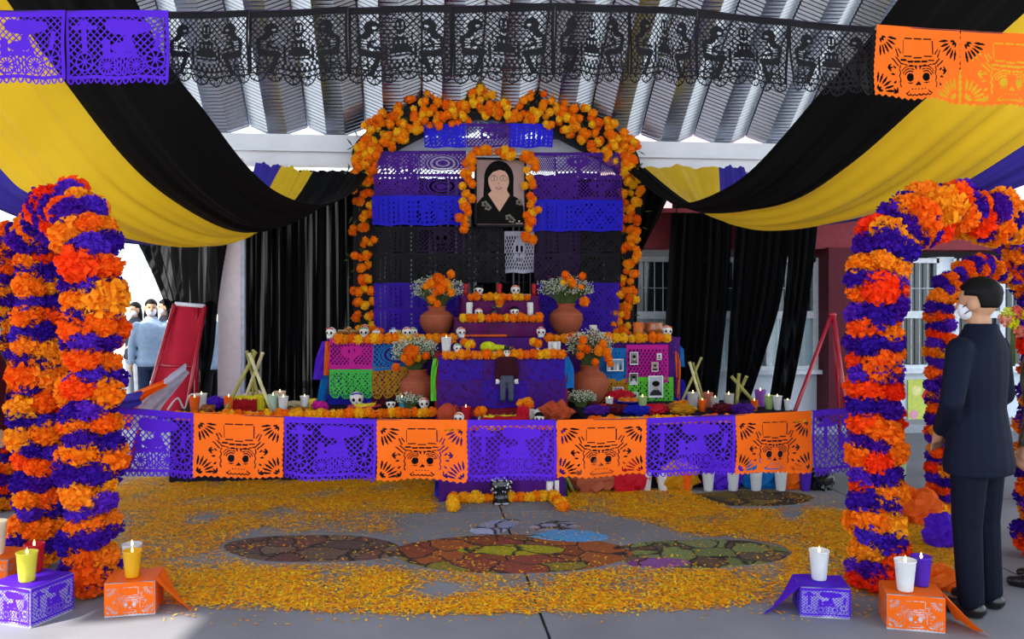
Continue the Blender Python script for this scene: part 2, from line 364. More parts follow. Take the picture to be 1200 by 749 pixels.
def mask_skull(ny=104, asp=1.40):
    X, Y = cgrid(asp, ny); h = np.zeros_like(X, bool); c = asp / 2
    for fx_, fy, a0, sx in ((.07, .14, 0, 1), (asp - .07, .14, 90, 1), (.05, .93, 270, 1), (asp - .05, .93, 180, 1)):
        for q in range(6):
            a = a0 + 7 + q * 15.2; r = math.radians(a); p = (fx_ + .13 * math.cos(r), fy + .13 * math.sin(r)); h |= leaf(X, Y, p, .16, .017, a)
        for q in range(3):
            a = a0 + 15 + q * 30; r = math.radians(a); h |= leaf(X, Y, (fx_ + .03 * math.cos(r), fy + .03 * math.sin(r)), .075, .017, a)
    hl, hr, ht, hb = c - .235, c + .235, .15, .39
    for q in range(3):
        x = hl + .02 + q * .155; h |= seg(X, Y, (x, ht), (x + .115, ht), .009); h |= seg(X, Y, (x, hb + .02 - abs(q - 1) * .012), (x + .115, hb + .02 - abs(q - 1) * .012), .009)
    h |= seg(X, Y, (hl, ht + .03), (hl, hb - .03), .008) | seg(X, Y, (hr, ht + .03), (hr, hb - .03), .008)
    for q in range(5):
        x = hl - .02 + q * .105; yy = .445 + .022 * (1 - ((x + .04 - c) / .25) ** 2); h |= seg(X, Y, (x, yy), (x + .07, yy), .014)
    for q in range(4):
        x = hl - .03 + q * .14; yy = .49 + .035 * (1 - ((x + .05 - c) / .28) ** 2); h |= seg(X, Y, (x, yy - .008 * (1.5 - q)), (x + .105, yy + .008 * (1.5 - q)), .008)
    for s in (-1, 1):
        for (x0, y0, x1, y1) in ((.26, .50, .34, .42), (.30, .53, .40, .44), (.27, .36, .31, .30), (.31, .40, .35, .31)): h |= seg(X, Y, (c + s * x0, y0), (c + s * x1, y1), .010)
        e = (c + s * .115, .68); h |= ell(X, Y, e, .054, .058)
        a0, a1 = (200, 300) if s < 0 else (240, 340)
        h |= ringseg(X, Y, e, .085, .009, a0, a1) | ringseg(X, Y, e, .118, .008, a0, a1) | ringseg(X, Y, e, .15, .007, a0 + 10, a1 - 10)
        h |= ringseg(X, Y, e, .08, .006, 60, 120)
        for q in range(6):
            y0 = .53 + q * .05; x = .265 + .018 * (q % 2); h |= seg(X, Y, (c + s * x, y0), (c + s * (.283 - .018 * (q % 2)), y0 + .038), .009)
        for q, (x, y) in enumerate(((.33, .58), (.35, .66), (.33, .75))): h |= leaf(X, Y, (c + s * x, y), .07, .014, (0 if s > 0 else 180) + s * (q - 1) * 35)
        for a in (-40, 0, 40): h |= leaf(X, Y, (c + s * .47, .57), .085, .014, (180 if s > 0 else 0) + a)
        h |= ringseg(X, Y, (c + s * .2, .83), .07, .008, 20 if s < 0 else 90, 90 if s < 0 else 160)
        for a in (-30, 20, 70): h |= leaf(X, Y, (c + s * .33, .91), .08, .013, (200 if s < 0 else -60) + a)
        h |= leaf(X, Y, (c + s * .02, .58), .07, .012, 270 + s * 22)
    h |= (Y > .735) & (Y < .785) & (np.abs(X - c) < (Y - .735) * .8 + .004)
    for q in range(6): h |= ringseg(X, Y, (c - .15 + q * .06, .89), .032, .009, 20, 160)
    for q in range(5): h |= ell(X, Y, (c - .09 + q * .045, .84), .012, .009)
    m = ~h; edge = .975 + .012 * np.sin(X * 62); m &= Y < edge; m &= (X > .006 + .006 * np.sin(Y * 75)) & (X < asp - .006 - .006 * np.sin(Y * 75)); return m
def mask_cart(ny=104, asp=1.42):
    X, Y = cgrid(asp, ny); m = lattice(X, Y, .098, .0135)
    m |= (Y < .10) | (X < .035) | (X > asp - .045) | ((Y > .885) & (Y < .925))
    m |= ell(X, Y, (.86, .235), .30, .10) | ell(X, Y, (.67, .19), .12, .07) | ell(X, Y, (1.08, .22), .10, .07)
    m |= seg(X, Y, (.88, .30), (.83, .46), .05) | ell(X, Y, (.76, .50), .14, .07) | seg(X, Y, (.56, .44), (.56, .60), .055) | seg(X, Y, (.56, .60), (.92, .60), .03) | seg(X, Y, (.9, .42), (.96, .6), .03)
    m |= seg(X, Y, (.25, .30), (.25, .53), .042) | seg(X, Y, (.10, .24), (.42, .24), .028) | ell(X, Y, (.25, .18), .07, .05) | seg(X, Y, (1.27, .32), (1.24, .5), .035)
    for cc, r, n in (((.58, .75), .125, 12), ((.98, .74), .12, 12), ((.24, .70), .13, 8), ((1.23, .66), .14, 8)):
        d = np.hypot(X - cc[0], Y - cc[1]) < r; ro = rosette(X, Y, cc, r * .92, n, .011); m = np.where(d, ro, m)
    for q in range(5): m |= seg(X, Y, (.66 + q * .05, .62), (.70 + q * .035, .86), .012)
    fr = (X / (asp / 14)) % 1; yy = (Y - .925) / .075
    heart = (np.abs(fr - .5) < .5 * np.sqrt(np.clip(1 - yy ** 1.6, 0, 1))) & ~((np.abs(fr - .5) < .28 * (1 - yy)) & (yy > .05) & (yy < .75))
    m = np.where(Y > .925, heart, m); return m
def mask_feast(ny=100, asp=1.34):
    X, Y = cgrid(asp, ny); m = lattice(X, Y, .084, .011); c = asp / 2
    m |= (Y < .105) | (X < .04) | (X > asp - .04)
    for s in (-1, 1):
        g = lambda x, y: (c + s * x, y)
        m |= ell(X, Y, g(.37, .27), .10, .09) | seg(X, Y, g(.42, .36), g(.52, .43), .045) | seg(X, Y, g(.52, .43), g(.50, .60), .05) | seg(X, Y, g(.50, .60), g(.27, .62), .042)
        m |= seg(X, Y, g(.28, .62), g(.38, .86), .036) | seg(X, Y, g(.33, .44), g(.47, .50), .018) | seg(X, Y, g(.47, .50), g(.27, .54), .018) | seg(X, Y, g(.43, .65), g(.42, .86), .011) | seg(X, Y, g(.52, .63), g(.57, .86), .012) | seg(X, Y, g(.42, .76), g(.55, .76), .009)
        m &= ~(ell(X, Y, g(.335, .275), .03, .020) | ell(X, Y, g(.31, .335), .028, .010))
        for q in range(4): m &= ~seg(X, Y, g(.44, .44 + q * .035), g(.50, .43 + q * .035), .007)
        m |= seg(X, Y, g(.19, .50), g(.19, .68), .016) | seg(X, Y, g(.15, .36), g(.15, .46), .012)
    m |= ell(X, Y, (c, .26), .075, .085) | (np.abs(X - c) < .05) & (Y > .3) & (Y < .45) | (np.abs(X - c) < .10) & (Y > .42) & (Y < .54) | (np.abs(X - c) < .145) & (Y > .54) & (Y < .66)
    for s in (-1, 1): m &= ~(ell(X, Y, (c + s * .03, .25), .013, .028) | seg(X, Y, (c + s * .012, .31), (c + s * .04, .30), .007) | ell(X, Y, (c + s * .06, .48), .014, .022))
    m &= ~(ringseg(X, Y, (c, .37), .03, .009, 0, 180) | ell(X, Y, (c, .48), .014, .022))
    for q in range(4):
        for yy in (.63, .685): m &= ~((np.abs(X - c + .105 - q * .07) < .024) & (np.abs(Y - yy) < .011))
    band = (Y > .70) & (Y < .80) & (np.abs(X - c) < .27); m = np.where(band, (np.sin(X * 88) * np.sin((Y - .70) * 64) < .15), m)
    m |= (Y > .80) & (Y < .825) | (Y > .865) & (Y < .888)
    p = asp / 6; fx_ = (X % p) - p / 2; rr = np.hypot(fx_, Y - .885); an = np.arctan2(Y - .885, fx_)
    sc = (rr < p * .5) & ~((rr > p * .16) & (rr < p * .41) & (np.abs(np.sin(an * 4.5)) > .4))
    m = np.where(Y > .885, sc, m); return m
def mask_small(kind, ny=44, asp=1.8):
    X, Y = cgrid(asp, ny); c = asp / 2; m = lattice(X, Y, .16, .03) | (Y < .12) | (X < .05) | (X > asp - .05) | (Y > .93)
    if kind == 'eye':
        d = ((X - c) / .62) ** 2 + ((Y - .5) / .34) ** 2; m = np.where(d < 1, (d < .1) | (np.abs(d - .3) < .1) | (np.abs(d - .75) < .12), m); m |= (np.abs(d - 1.1) < .1)
    elif kind == 'skull':
        d = ell(X, Y, (c, .46), .34, .32); m = np.where(d, True, m); m &= ~(ell(X, Y, (c - .14, .42), .085, .09) | ell(X, Y, (c + .14, .42), .085, .09) | ell(X, Y, (c, .56), .03, .05))
        for q in range(5): m &= ~((np.abs(X - c + .16 - q * .08) < .022) & (np.abs(Y - .68) < .04))
    elif kind == 'swirl':
        m |= np.sin(X * 19 + 3 * np.sin(Y * 9)) * np.cos(Y * 21 + 2 * np.sin(X * 8)) > -.15
    elif kind == 'streak':
        m |= (np.sin(X * 30) + .5 * np.sin(X * 71 + 1) < .55)
    elif kind == 'mottle':
        f = sum(np.sin(a * X + b * Y + q) for a, b, q in ((11, 7, 1), (-9, 13, 2), (23, -17, .5), (31, 29, 4), (5, -21, 3))); m |= f < 1.15
    elif kind == 'dense':
        m |= (np.sin(X * 31) * np.sin(Y * 27) > -.35)
    if kind in ('scallop',):
        m |= np.sin(X * 23 + 2 * np.sin(Y * 13)) * np.cos(Y * 25) > .1
        p = asp / 4; fx_ = (X % p) - p / 2; rr = np.hypot(fx_, Y - .76); m = np.where(Y > .76, (rr < p * .5) & ~((rr > p * .2) & (rr < p * .38) & (np.sin(np.arctan2(Y - .76, fx_) * 9) > 0)), m)
    if kind == 'tree':
        m |= ell(X, Y, (c, .38), .45, .24) | seg(X, Y, (c, .5), (c, .85), .09) | (Y > .85); m &= ~(ell(X, Y, (c - .1, .4), .04, .07) | ell(X, Y, (c + .12, .36), .03, .06))
        m &= ~((np.abs(Y - .2) < .02) & (np.sin(X * 50) > .2))
    return m
def banner_mesh(name, mask, fn, mat):
    ny, nx = mask.shape; J, I = np.nonzero(mask)
    corners = np.stack([J * (nx + 1) + I, J * (nx + 1) + I + 1, (J + 1) * (nx + 1) + I + 1, (J + 1) * (nx + 1) + I], 1)
    used, inv = np.unique(corners, return_inverse=True); inv = inv.reshape(-1, 4)
    s = (used % (nx + 1)) / nx; t = (used // (nx + 1)) / ny; co = fn(s, t)
    me = bpy.data.meshes.new(name); nf = len(inv)
    me.vertices.add(len(used)); me.vertices.foreach_set('co', np.ascontiguousarray(co, dtype=np.float32).ravel())
    me.loops.add(nf * 4); me.loops.foreach_set('vertex_index', inv.astype(np.int32).ravel())
    me.polygons.add(nf); me.polygons.foreach_set('loop_start', np.arange(nf, dtype=np.int32) * 4); me.polygons.foreach_set('use_smooth', np.ones(nf, bool))
    me.materials.append(mat); me.update(calc_edges=True); me.validate(); return me
PAP = {k: M('paper_' + k, h, .55, var=.04, scale=6, transl=t) for k, h, t in (('orange', '#ff6f14', .2), ('violet', '#5a22d6', .25), ('black', '#131116', .12), ('purple', '#4c1a8c', .25), ('blue', '#2a23e0', .25),
      ('darkplum', '#241233', .15), ('magenta', '#d3209a', .2), ('sky', '#1479c9', .2), ('green', '#4fd157', .25), ('ochre', '#c98a12', .2), ('royal', '#1c22b0', .2), ('wine', '#5c0f22', .2), ('red', '#cf1830', .2), ('limegreen', '#66d838', .2), ('deep', '#3c16a8', .2))}
string_m = M('string', '#d8d2c4', .8)
string_d = M('dark_thread', '#3a2f45', .8)
MSK = {'skull': mask_skull(), 'cart': mask_cart(), 'feast': mask_feast()}
def hang(parent, mask, pa, pb, ha, hb, mat, bow=.02, seed=0, label=None, name='banner', off=(0, -1, 0)):
    """one sheet hung from pa..pb (world), with drop ha/hb at its two ends"""
    pa = np.array(pa); pb = np.array(pb); rs = np.random.RandomState(seed); p1, p2, p3 = rs.uniform(0, 6.28, 3); off = np.array(off, float); base = np.array(parent.matrix_world.translation) if False else np.array(parent.location)
    if isinstance(mask, str): mask = MSK[mask]
    def fn(s, t):
        h = ha + (hb - ha) * s; P = pa[None] + (pb - pa)[None] * s[:, None]
        b_ = bow * (t * np.sin(s * 7 + p1) + .6 * t * t * np.sin(s * 15 + p2) + .35 * np.sin(s * 4 + t * 5 + p3))
        P = P + off[None] * b_[:, None]; P[:, 2] -= h * t + .006 * np.sin(s * 9 + p2) * t; P[:, 0] += .006 * np.sin(t * 5 + p3) * t; return P - base
    o = obj(name, banner_mesh(name, mask, fn, mat), parent)
    if label: o['label'] = label
    return o
def strand(label, pts, kinds, name='papel_picado_garland', bow=.02):
    """pts: list of (px, top y, bottom y, depth) marking sheet edges"""
    P = [(U(x, y0, d), U(x, y1, d)) for x, y0, y1, d in pts]
    t = thing(name, label, 'garland', P[0][0])
    part('string', MB().tube([p[0] - P[0][0] + Vector((0, .004, -.004)) for p in P], .0025, 6), string_d, t)
    for i, (mk, mat, lab) in enumerate(kinds):
        a, b_ = P[i], P[i + 1]; hang(t, mk, a[0], b_[0], (a[0] - a[1]).z, (b_[0] - b_[1]).z, PAP[mat], bow, i * 7 + len(pts), lab)
    return t
OS = ('skull', 'orange', 'orange sheet cut with a skull in a top hat'); VS = ('cart', 'violet', 'violet sheet cut with lattice and wheels'); BS = ('feast', 'black', 'black sheet cut with seated skeletons at a table')
strand('garland of orange skull sheets and violet lattice sheets strung low before the altar',
       [(122, 476, 557, 4.9), (227, 484, 561, 4.88), (333, 488, 562, 4.87), (441, 491, 564, 4.86), (548, 492, 565, 4.86), (652, 492, 562, 4.87), (758, 490, 558, 4.9), (862, 486, 556, 4.95), (952, 481, 556, 5.15), (1040, 474, 553, 5.4)],
       [VS, OS, VS, OS, VS, OS, VS, OS, VS])
strand('violet cut paper garland across the upper left corner', [(-120, 10, 96, 4.3), (-42, 11, 97, 4.3), (77, 12, 98, 4.3), (197, 12, 99, 4.3)], [VS, VS, VS])
strand('long black cut paper garland with skeletons under steel roof', [(192, 13, 100, 4.45), (292, 12, 98, 4.45), (408, 8, 97, 4.45), (530, 6, 97, 4.45), (650, 4, 97, 4.45), (738, 5, 96, 4.45), (817, 11, 99, 4.45), (925, 22, 107, 4.45), (1024, 32, 113, 4.45)], [BS] * 8, bow=.03)
strand('orange skull paper garland in the upper right corner', [(1026, 29, 113, 4.3), (1126, 35, 123, 4.3), (1240, 42, 130, 4.3)], [OS, OS], bow=.015)

# ------------------------------------------------------------------ flowers
def petal_ball(name, mat, seed, n, core, wid, ragged=.2, low=-1.):
    r = random.Random(seed); mb = MB(); mb.ball((0, 0, 0), core, 8, 5); g = math.pi * (3 - math.sqrt(5))
    for i in range(n):
        z = 1 - 2 * (i + .5) / n
        if z < low: continue
        q = math.sqrt(1 - z * z); a = i * g; d = Vector((q * math.cos(a), q * math.sin(a), z)); d = (d + Vector((r.uniform(-.2, .2), r.uniform(-.2, .2), r.uniform(-.2, .2)))).normalized()
        t = d.orthogonal().normalized(); t.rotate(Matrix.Rotation(r.uniform(0, 6.28), 3, d)); b_ = d.cross(t); w = wid * r.uniform(.7, 1.25); L = 1 + r.uniform(-ragged, ragged * .6)
        c0 = d * core * .7; m_ = d * (.55 * L + core * .4) + b_ * r.uniform(-.08, .08); e = d * L + b_ * r.uniform(-.2, .2)
        mb.add([c0 - t * w * .25, c0 + t * w * .25, m_ + t * w * .75 + b_ * .07, m_ - t * w * .75 - b_ * .07, e + t * w + b_ * r.uniform(-.12, .12), e + b_ * r.uniform(.02, .16) + d * r.uniform(-.03, .08), e - t * w + b_ * r.uniform(-.12, .12)],
               [(0, 1, 2, 3), (3, 2, 5), (2, 4, 5), (3, 5, 6)])
    return mb.mesh(name, mat, False)
POM = {}
for k, h in (('o1', '#ff5a0a'), ('o2', '#ff7d10'), ('o3', '#ff9a1c'), ('r', '#ff5010')): POM[k] = [petal_ball('pompom_' + k, M('tissue_' + k, h, .75, var=.1, transl=.25, rnd=.012), s, 170, .74, .185, .13) for s in (1, 2, 3)]
POM['p'] = [petal_ball('pompom_p', M('tissue_purple', '#420f9c', .8, var=.15, transl=.2, rnd=.01), s, 150, .72, .16, .12) for s in (4, 5, 6)]
POM['v'] = [petal_ball('pompom_v', M('tissue_violet', '#5a24bf', .8, var=.15, transl=.2, rnd=.01), s, 150, .72, .16, .12) for s in (7, 8)]
MG = [petal_ball('marigold', M('marigold_%d' % i, h, .8, var=.12, rnd=.008, transl=.1), 20 + i, 64, .8, .24, .08) for i, h in enumerate(('#fa7c08', '#fb8f0c', '#f8a112', '#fcbb1c', '#ee7208'))]
leafm = M('leaf_green', '#3f5c22', .7, var=.25, rnd=.02)
def rrot(): return (R.uniform(0, 6.28), R.uniform(0, 6.28), R.uniform(0, 6.28))
def marigold(parent, p, r, yel=.2):
    k = 3 if R.random() < yel else R.choice((0, 0, 1, 1, 2, 4)); return obj('marigold', MG[k], parent, loc=p, rot=rrot(), sc=r * R.uniform(.85, 1.18))
def mrow(label, a, b_, n, r, yel=.25, sag=0., jit=.25, name='marigold_row', drop=0.):
    a = Vector(a); b_ = Vector(b_); t = thing(name, label, 'flower row', a)
    L = (b_ - a)
    part('thread', MB().tube([(0, 0, r * .35), tuple(L + Vector((0, 0, r * .35)))], .003, 5), string_m, t)
    for i in range(n):
        s = (i + R.uniform(.3, .7)) / n; rr = r * R.uniform(.82, 1.15); p = L * s + Vector((0, R.uniform(-1, 1) * r * jit, rr * .86 - drop - sag * math.sin(s * math.pi))); k = 3 if R.random() < yel else R.choice((0, 0, 1, 1, 2, 4))
        obj('marigold', MG[k], t, loc=p, rot=rrot(), sc=rr)
    return t

# ------------------------------------------------------------------ pompom arches
iron = M('arch_iron', '#2b2320', .6, .4)
def arch(label, ga, gb, z_spring, z_top, pitch, fr, rr, per, seed, big=0., group=None, scale_b=1.):
    r = random.Random(seed); a = Vector((ga.x, ga.y, 0)); v = Vector((gb.x, gb.y, 0)) - a; n = 24
    path = [Vector((0, 0, z)) for z in np.linspace(0, z_spring, 20)] + [v * (.5 - .5 * math.cos(math.pi * k / n)) + Vector((0, 0, z_spring + (z_top - z_spring) * math.sin(math.pi * k / n))) for k in range(1, n)] + [v + Vector((0, 0, z)) for z in np.linspace(z_spring, 0, 20)]
    t = thing('pompom_arch', label, 'flower arch', a, group=group)
    part('frame', MB().tube(path, .016, 8), iron, t)
    cum = [0.]
    for i in range(1, len(path)): cum.append(cum[-1] + (path[i] - path[i - 1]).length)
    N = int(cum[-1] / pitch); cnt = 0
    for q in range(N):
        s = (q + .5) * pitch; i = max(1, min(len(path) - 1, next((k for k in range(1, len(cum)) if cum[k] >= s), len(cum) - 1))); f = (s - cum[i - 1]) / max(1e-6, cum[i] - cum[i - 1])
        p = path[i - 1].lerp(path[i], f); tg = (path[i] - path[i - 1]).normalized(); e1 = tg.orthogonal().normalized(); e2 = tg.cross(e1); ph = r.uniform(0, 6.28); orange = q % 2 == 0
        for k in range(per):
            if cnt >= 300: break
            an = ph + 2 * math.pi * (k + r.uniform(-.15, .15)) / per; e = e1 * math.cos(an) + e2 * math.sin(an)
            ringc = r.choice(('o1', 'o2', 'o2', 'o3')) if k == 0 else ringc; kk = (r.choice((ringc, ringc, 'o2', 'o3', 'r' if r.random() < .4 else 'o1')) if orange else r.choice(('p', 'p', 'v'))); sc = fr * r.uniform(.8, 1.3) * (1 + (big * r.random() ** 2 if orange else 0))
            pos = p + e * rr * r.uniform(.85, 1.2) + tg * r.uniform(-.42, .42) * pitch; pos.z = max(pos.z, sc * .9)
            q4 = tg.to_track_quat('Z', 'Y') @ Euler((r.uniform(-.3, .3), r.uniform(-.3, .3), r.uniform(0, 6.28))).to_quaternion(); obj('pompom', r.choice(POM[kk]), t, loc=pos, rot=q4.to_euler(), sc=(sc, sc, sc * r.uniform(.68, .98))); cnt += 1
    return t
gA, gB, gC = G(107, 695), G(46, 664), U(4, 600, 6.5)
gD, gF, gE = G(1027, 693), U(1222, 640, 5.3), U(1101, 600, 6.5)
arch('tall arch of orange and purple tissue pompoms beside orange paper box with yellow candle', gA, gB, 1.86, 2.13, .088, .084, .078, 4, 5, .28)
arch('slimmer orange and purple pompom arch behind person in maroon jacket', gC, U(62, 600, 6.1), 1.8, 2.12, .075, .064, .05, 4, 6, .1)
arch('tall orange and purple pompom arch next to man in dark suit', gD, gF, 1.72, 2.13, .088, .084, .075, 4, 7, .25)
arch('slim pompom arch of orange and purple standing behind man in suit', gE, U(1215, 600, 6.8), 1.5, 1.86, .072, .060, .05, 4, 8, .1)

# ------------------------------------------------------------------ altar tiers
clo_p = M('purple_altar_cloth', '#4a1172', .55, var=.35, scale=5); clo_m = M('magenta_altar_cloth', '#5c0a50', .5, var=.35, scale=6); clo_r = M('crimson_cloth', '#8a1428', .6, var=.35, scale=7); clo_d = M('dark_cloth', '#1d1426', .8, var=.2)
redtissue = M('red_tissue', '#c8301c', .7, var=.2, scale=9); otissue = M('orange_tissue', '#f0641c', .7, var=.15, scale=9, transl=.1)
def tier(name, label, pa, pb, Y0, Y1, z0, z1, mat, cat='table', skirt=True):
    xa, xb = at(pa, Y0).x, at(pb, Y0).x; c = ((xa + xb) / 2, (Y0 + Y1) / 2, z0); t = thing(name, label, cat, c); wx, wy, h = xb - xa, Y1 - Y0, z1 - z0
    part('top', MB().box((0, 0, h - .012), (wx + .02, wy + .02, .024)), mat, t)
    mb = MB(); per = [(-wx / 2, wy / 2), (-wx / 2, -wy / 2), (wx / 2, -wy / 2), (wx / 2, wy / 2)]; pts = []
    for k in range(3):
        a, b_ = Vector(per[k]), Vector(per[k + 1]); n = max(8, int((b_ - a).length / .03)); nr = Vector(((b_ - a).y, -(b_ - a).x)).normalized()
        for i in range(n): pts.append((a.lerp(b_, i / n), nr))
    m = len(pts); vs = []; fs = []
    for j in range(5):
        f = j / 4
        for i, (p, nr) in enumerate(pts): q = p + nr * (.006 + .014 * f * math.sin(i * .9) + .008 * f * math.sin(i * .37 + 1)); vs.append((q.x, q.y, (h - .01) * (1 - f) + .004 * f))
    for j in range(4):
        for i in range(m - 1): fs.append((j * m + i, (j + 1) * m + i, (j + 1) * m + i + 1, j * m + i + 1))
    mb.add(vs, fs); part('skirt', mb, mat, t, True)
    return t, (xa, xb)
TZ = .60
tier('altar_step', 'low purple cloth covered step in front of the altar centre', 514, 662, 6.8, 7.7, 0, .55, clo_p)
tier('offering_table', 'dark cloth covered table with reed tripod and candle cups by red easel', 200, 508, 7.75, 8.28, 0, TZ, clo_d)
tier('offering_table', 'dark cloth covered table with crossed reed sticks by black curtains', 688, 948, 7.1, 8.28, 0, TZ, clo_d)
tier('altar_tier', 'wide altar tier behind, carrying clay jars and sugar skulls', 384, 796, 8.32, 9.12, 0, 1.23, clo_p)
tier('altar_tier', 'purple front altar block with the standing puppet', 511, 664, 7.75, 8.3, 0, 1.115, clo_r)
tier('altar_tier', 'magenta upper altar tier with white candles', 533, 637, 8.6, 9.12, 1.23, 1.43, clo_m)
tier('altar_tier', 'small topmost altar tier with red candles', 541, 631, 8.84, 9.12, 1.43, 1.645, clo_m)
# red tissue showing along the tier edges
for lab, pa, pb, Y, z, h in (('thin red paper edging along the magenta upper tier foot', 536, 594, 8.585, 1.235, .02), ('orange paper edging along left top of wide altar tier', 386, 510, 8.295, 1.20, .03), ('orange paper edging along right top of wide altar tier', 690, 783, 8.295, 1.20, .035)):
    a, b_ = at(pa, Y), at(pb, Y); tag(part('paper_edging', MB().box(((a.x + b_.x) / 2, Y, z + h / 2), (b_.x - a.x, .008, h)), otissue), lab, 'edging')

# ------------------------------------------------------------------ arched backboard with marigolds
BYF = 9.3
bpx = [(429, 398), (427, 300), (427, 205), (434, 174), (470, 145), (520, 127), (575, 120), (630, 127), (680, 147), (718, 172), (736, 200), (736, 270), (732, 330), (724, 398)]
bpath = curve_pts([W(x, y, BYF) for x, y in bpx], 90); bb0 = at(580, BYF, 1.23)
bbd = thing('altar_backboard', 'arched black backboard frame covered with fresh marigolds', 'backboard', bb0)
blk = M('black_frame', '#15131a', .6)
out = curve_pts([W(x, y, BYF) for x, y in [(415, 525), (414, 300), (414, 200), (417, 168), (455, 137), (510, 114), (575, 105), (640, 114), (695, 135), (733, 163), (750, 195), (749, 270), (744, 330), (738, 522)]], 90)
inn = curve_pts([W(x, y, BYF) for x, y in [(441, 525), (441, 300), (441, 215), (446, 190), (482, 168), (528, 147), (575, 141), (622, 147), (664, 168), (704, 190), (724, 210), (724, 270), (720, 330), (710, 522)]], 90)
mb = MB(); vs_ = []; fs_ = []
for i in range(91):
    for q, y in ((out[i], -.03), (inn[i], -.03), (inn[i], .03), (out[i], .03)): vs_.append(q + Vector((0, y, 0)) - bb0)
for i in range(90):
    for k in range(4): fs_.append((i * 4 + k, i * 4 + (k + 1) % 4, i * 4 + 4 + (k + 1) % 4, i * 4 + 4 + k))
part('arch_frame', mb.add(vs_, fs_), blk, bbd)
mb = MB()
for i in range(260):                                   # foliage sprigs behind the flowers
    p = R.choice(bpath) - bb0 + Vector((R.uniform(-.16, .16), -.05, R.uniform(-.12, .14))); d = Vector((R.uniform(-1, 1), R.uniform(-.5, .05), R.uniform(-.6, 1))).normalized() * R.uniform(.05, .13); sd = d.orthogonal().normalized() * .012
    mb.add([p, p + d * .5 + sd, p + d, p + d * .5 - sd], [(0, 1, 2, 3)])
tag(part('foliage', mb, leafm, bbd), kind='stuff')
cnt = 0
for i in range(1, 90):
    px_, py_ = to_px(bpath[i]); top = 18 <= i <= 76
    for k in range(4 if (23 < i < 66) else 3 if top else 3 if i % 2 else 2):
        if cnt >= 298: break
        half = .19 if 23 < i < 66 else .12; tg = (bpath[i + 1] - bpath[i - 1]).normalized(); nr = Vector((tg.z, 0, -tg.x))
        p = bpath[i] - bb0 + nr * R.uniform(-half, half) + tg * R.uniform(-.03, .03); p.y = -.05 - R.uniform(.02, .07)
        marigold(bbd, p, .046, .3 if top else .18); cnt += 1
co_all = []; fa_all = []; src = MG[1]; sv = np.array([v.co[:] for v in src.vertices]); sf = [tuple(q.vertices) for q in src.polygons]
fill = [MB(), MB(), MB()]
for i in range(1, 90):
    for k in range(3 if 20 < i < 70 else 2):
        half = .2 if 22 < i < 68 else .12; tg = (bpath[i + 1] - bpath[i - 1]).normalized(); nr = Vector((tg.z, 0, -tg.x)); p = bpath[i] - bb0 + nr * R.uniform(-half, half) + tg * R.uniform(-.03, .03); p.y = -.05 - R.uniform(0, .02)
        m3 = Euler(rrot()).to_matrix(); rr = .043 * R.uniform(.85, 1.15); fill[R.choice((0, 0, 1, 2))].add([p + m3 @ Vector(v) * rr for v in sv], sf)
for k in range(3): tag(part('marigold_fill', fill[k], MG[(0, 2, 3)[k]].materials[0], bbd), kind='stuff')
marigold(bbd, W(567, 101, BYF) - bb0 + Vector((0, -.04, 0)), .07); marigold(bbd, W(570, 112, BYF) - bb0 + Vector((0, -.04, 0)), .06)

# rows of cut paper strung across the backboard
PAP['white'] = M('paper_white', '#b9b5c8', .6, transl=.2)
SM = {k: mask_small(k) for k in ('eye', 'skull', 'swirl', 'streak', 'dense', 'scallop', 'tree', 'plain', 'mottle')}
def brow(label, y0, y1, sheets, Y=9.2, name='papel_picado_row'):
    a = W(sheets[0][0], y0, Y); t = thing(name, label, 'garland', a)
    part('string', MB().tube([(0, .002, 0), tuple(W(sheets[-1][1], y0, Y) - a + Vector((0, .002, 0)))], .003, 5), string_d, t)
    for i, (xa, xb, mk, mat) in enumerate(sheets):
        p, q = W(xa, y0, Y), W(xb, y0, Y); h = p.z - W(xa, y1, Y).z; hang(t, SM[mk], p, q, h, h, PAP[mat], .012, i + y0)
    return t
brow('row of blue and plum cut paper under the arch crown', 145, 173, [(497, 546, 'swirl', 'blue'), (547, 598, 'skull', 'purple'), (598, 648, 'streak', 'blue')], 9.22)
brow('purple cut paper row upper left of the portrait, uppermost', 177, 206, [(440, 491, 'swirl', 'purple'), (491, 546, 'eye', 'purple')])
brow('purple cut paper row upper right of the portrait, uppermost', 179, 207, [(624, 650, 'plain', 'purple'), (650, 704, 'tree', 'purple'), (704, 728, 'plain', 'purple')])
brow('purple cut paper row left of the portrait, second down', 204, 233, [(438, 490, 'dense', 'purple'), (490, 545, 'eye', 'purple')], 9.17)
brow('purple cut paper row right of the portrait, second down', 206, 236, [(624, 677, 'dense', 'purple'), (677, 729, 'tree', 'purple')], 9.17)
brow('bright blue cut paper row left of the portrait', 229, 264, [(436, 487, 'streak', 'blue'), (487, 548, 'swirl', 'blue')], 9.15)
brow('bright blue cut paper row right of the portrait', 234, 271, [(622, 672, 'streak', 'blue'), (672, 730, 'dense', 'blue')], 9.15)
brow('black cut paper row just under the portrait', 266, 296, [(438, 490, 'streak', 'black'), (490, 545, 'skull', 'darkplum'), (545, 590, 'dense', 'black'), (627, 680, 'streak', 'darkplum'), (680, 728, 'dense', 'black')], 9.19)
brow('black cut paper row above the clay jars', 297, 331, [(438, 490, 'streak', 'black'), (490, 543, 'dense', 'black'), (543, 592, 'dense', 'black'), (626, 680, 'dense', 'darkplum'), (680, 727, 'dense', 'black')], 9.17)
brow('deep purple cut paper row behind the clay jars', 331, 362, [(438, 490, 'streak', 'deep'), (490, 543, 'dense', 'deep'), (630, 680, 'dense', 'deep'), (680, 726, 'dense', 'deep')], 9.19)
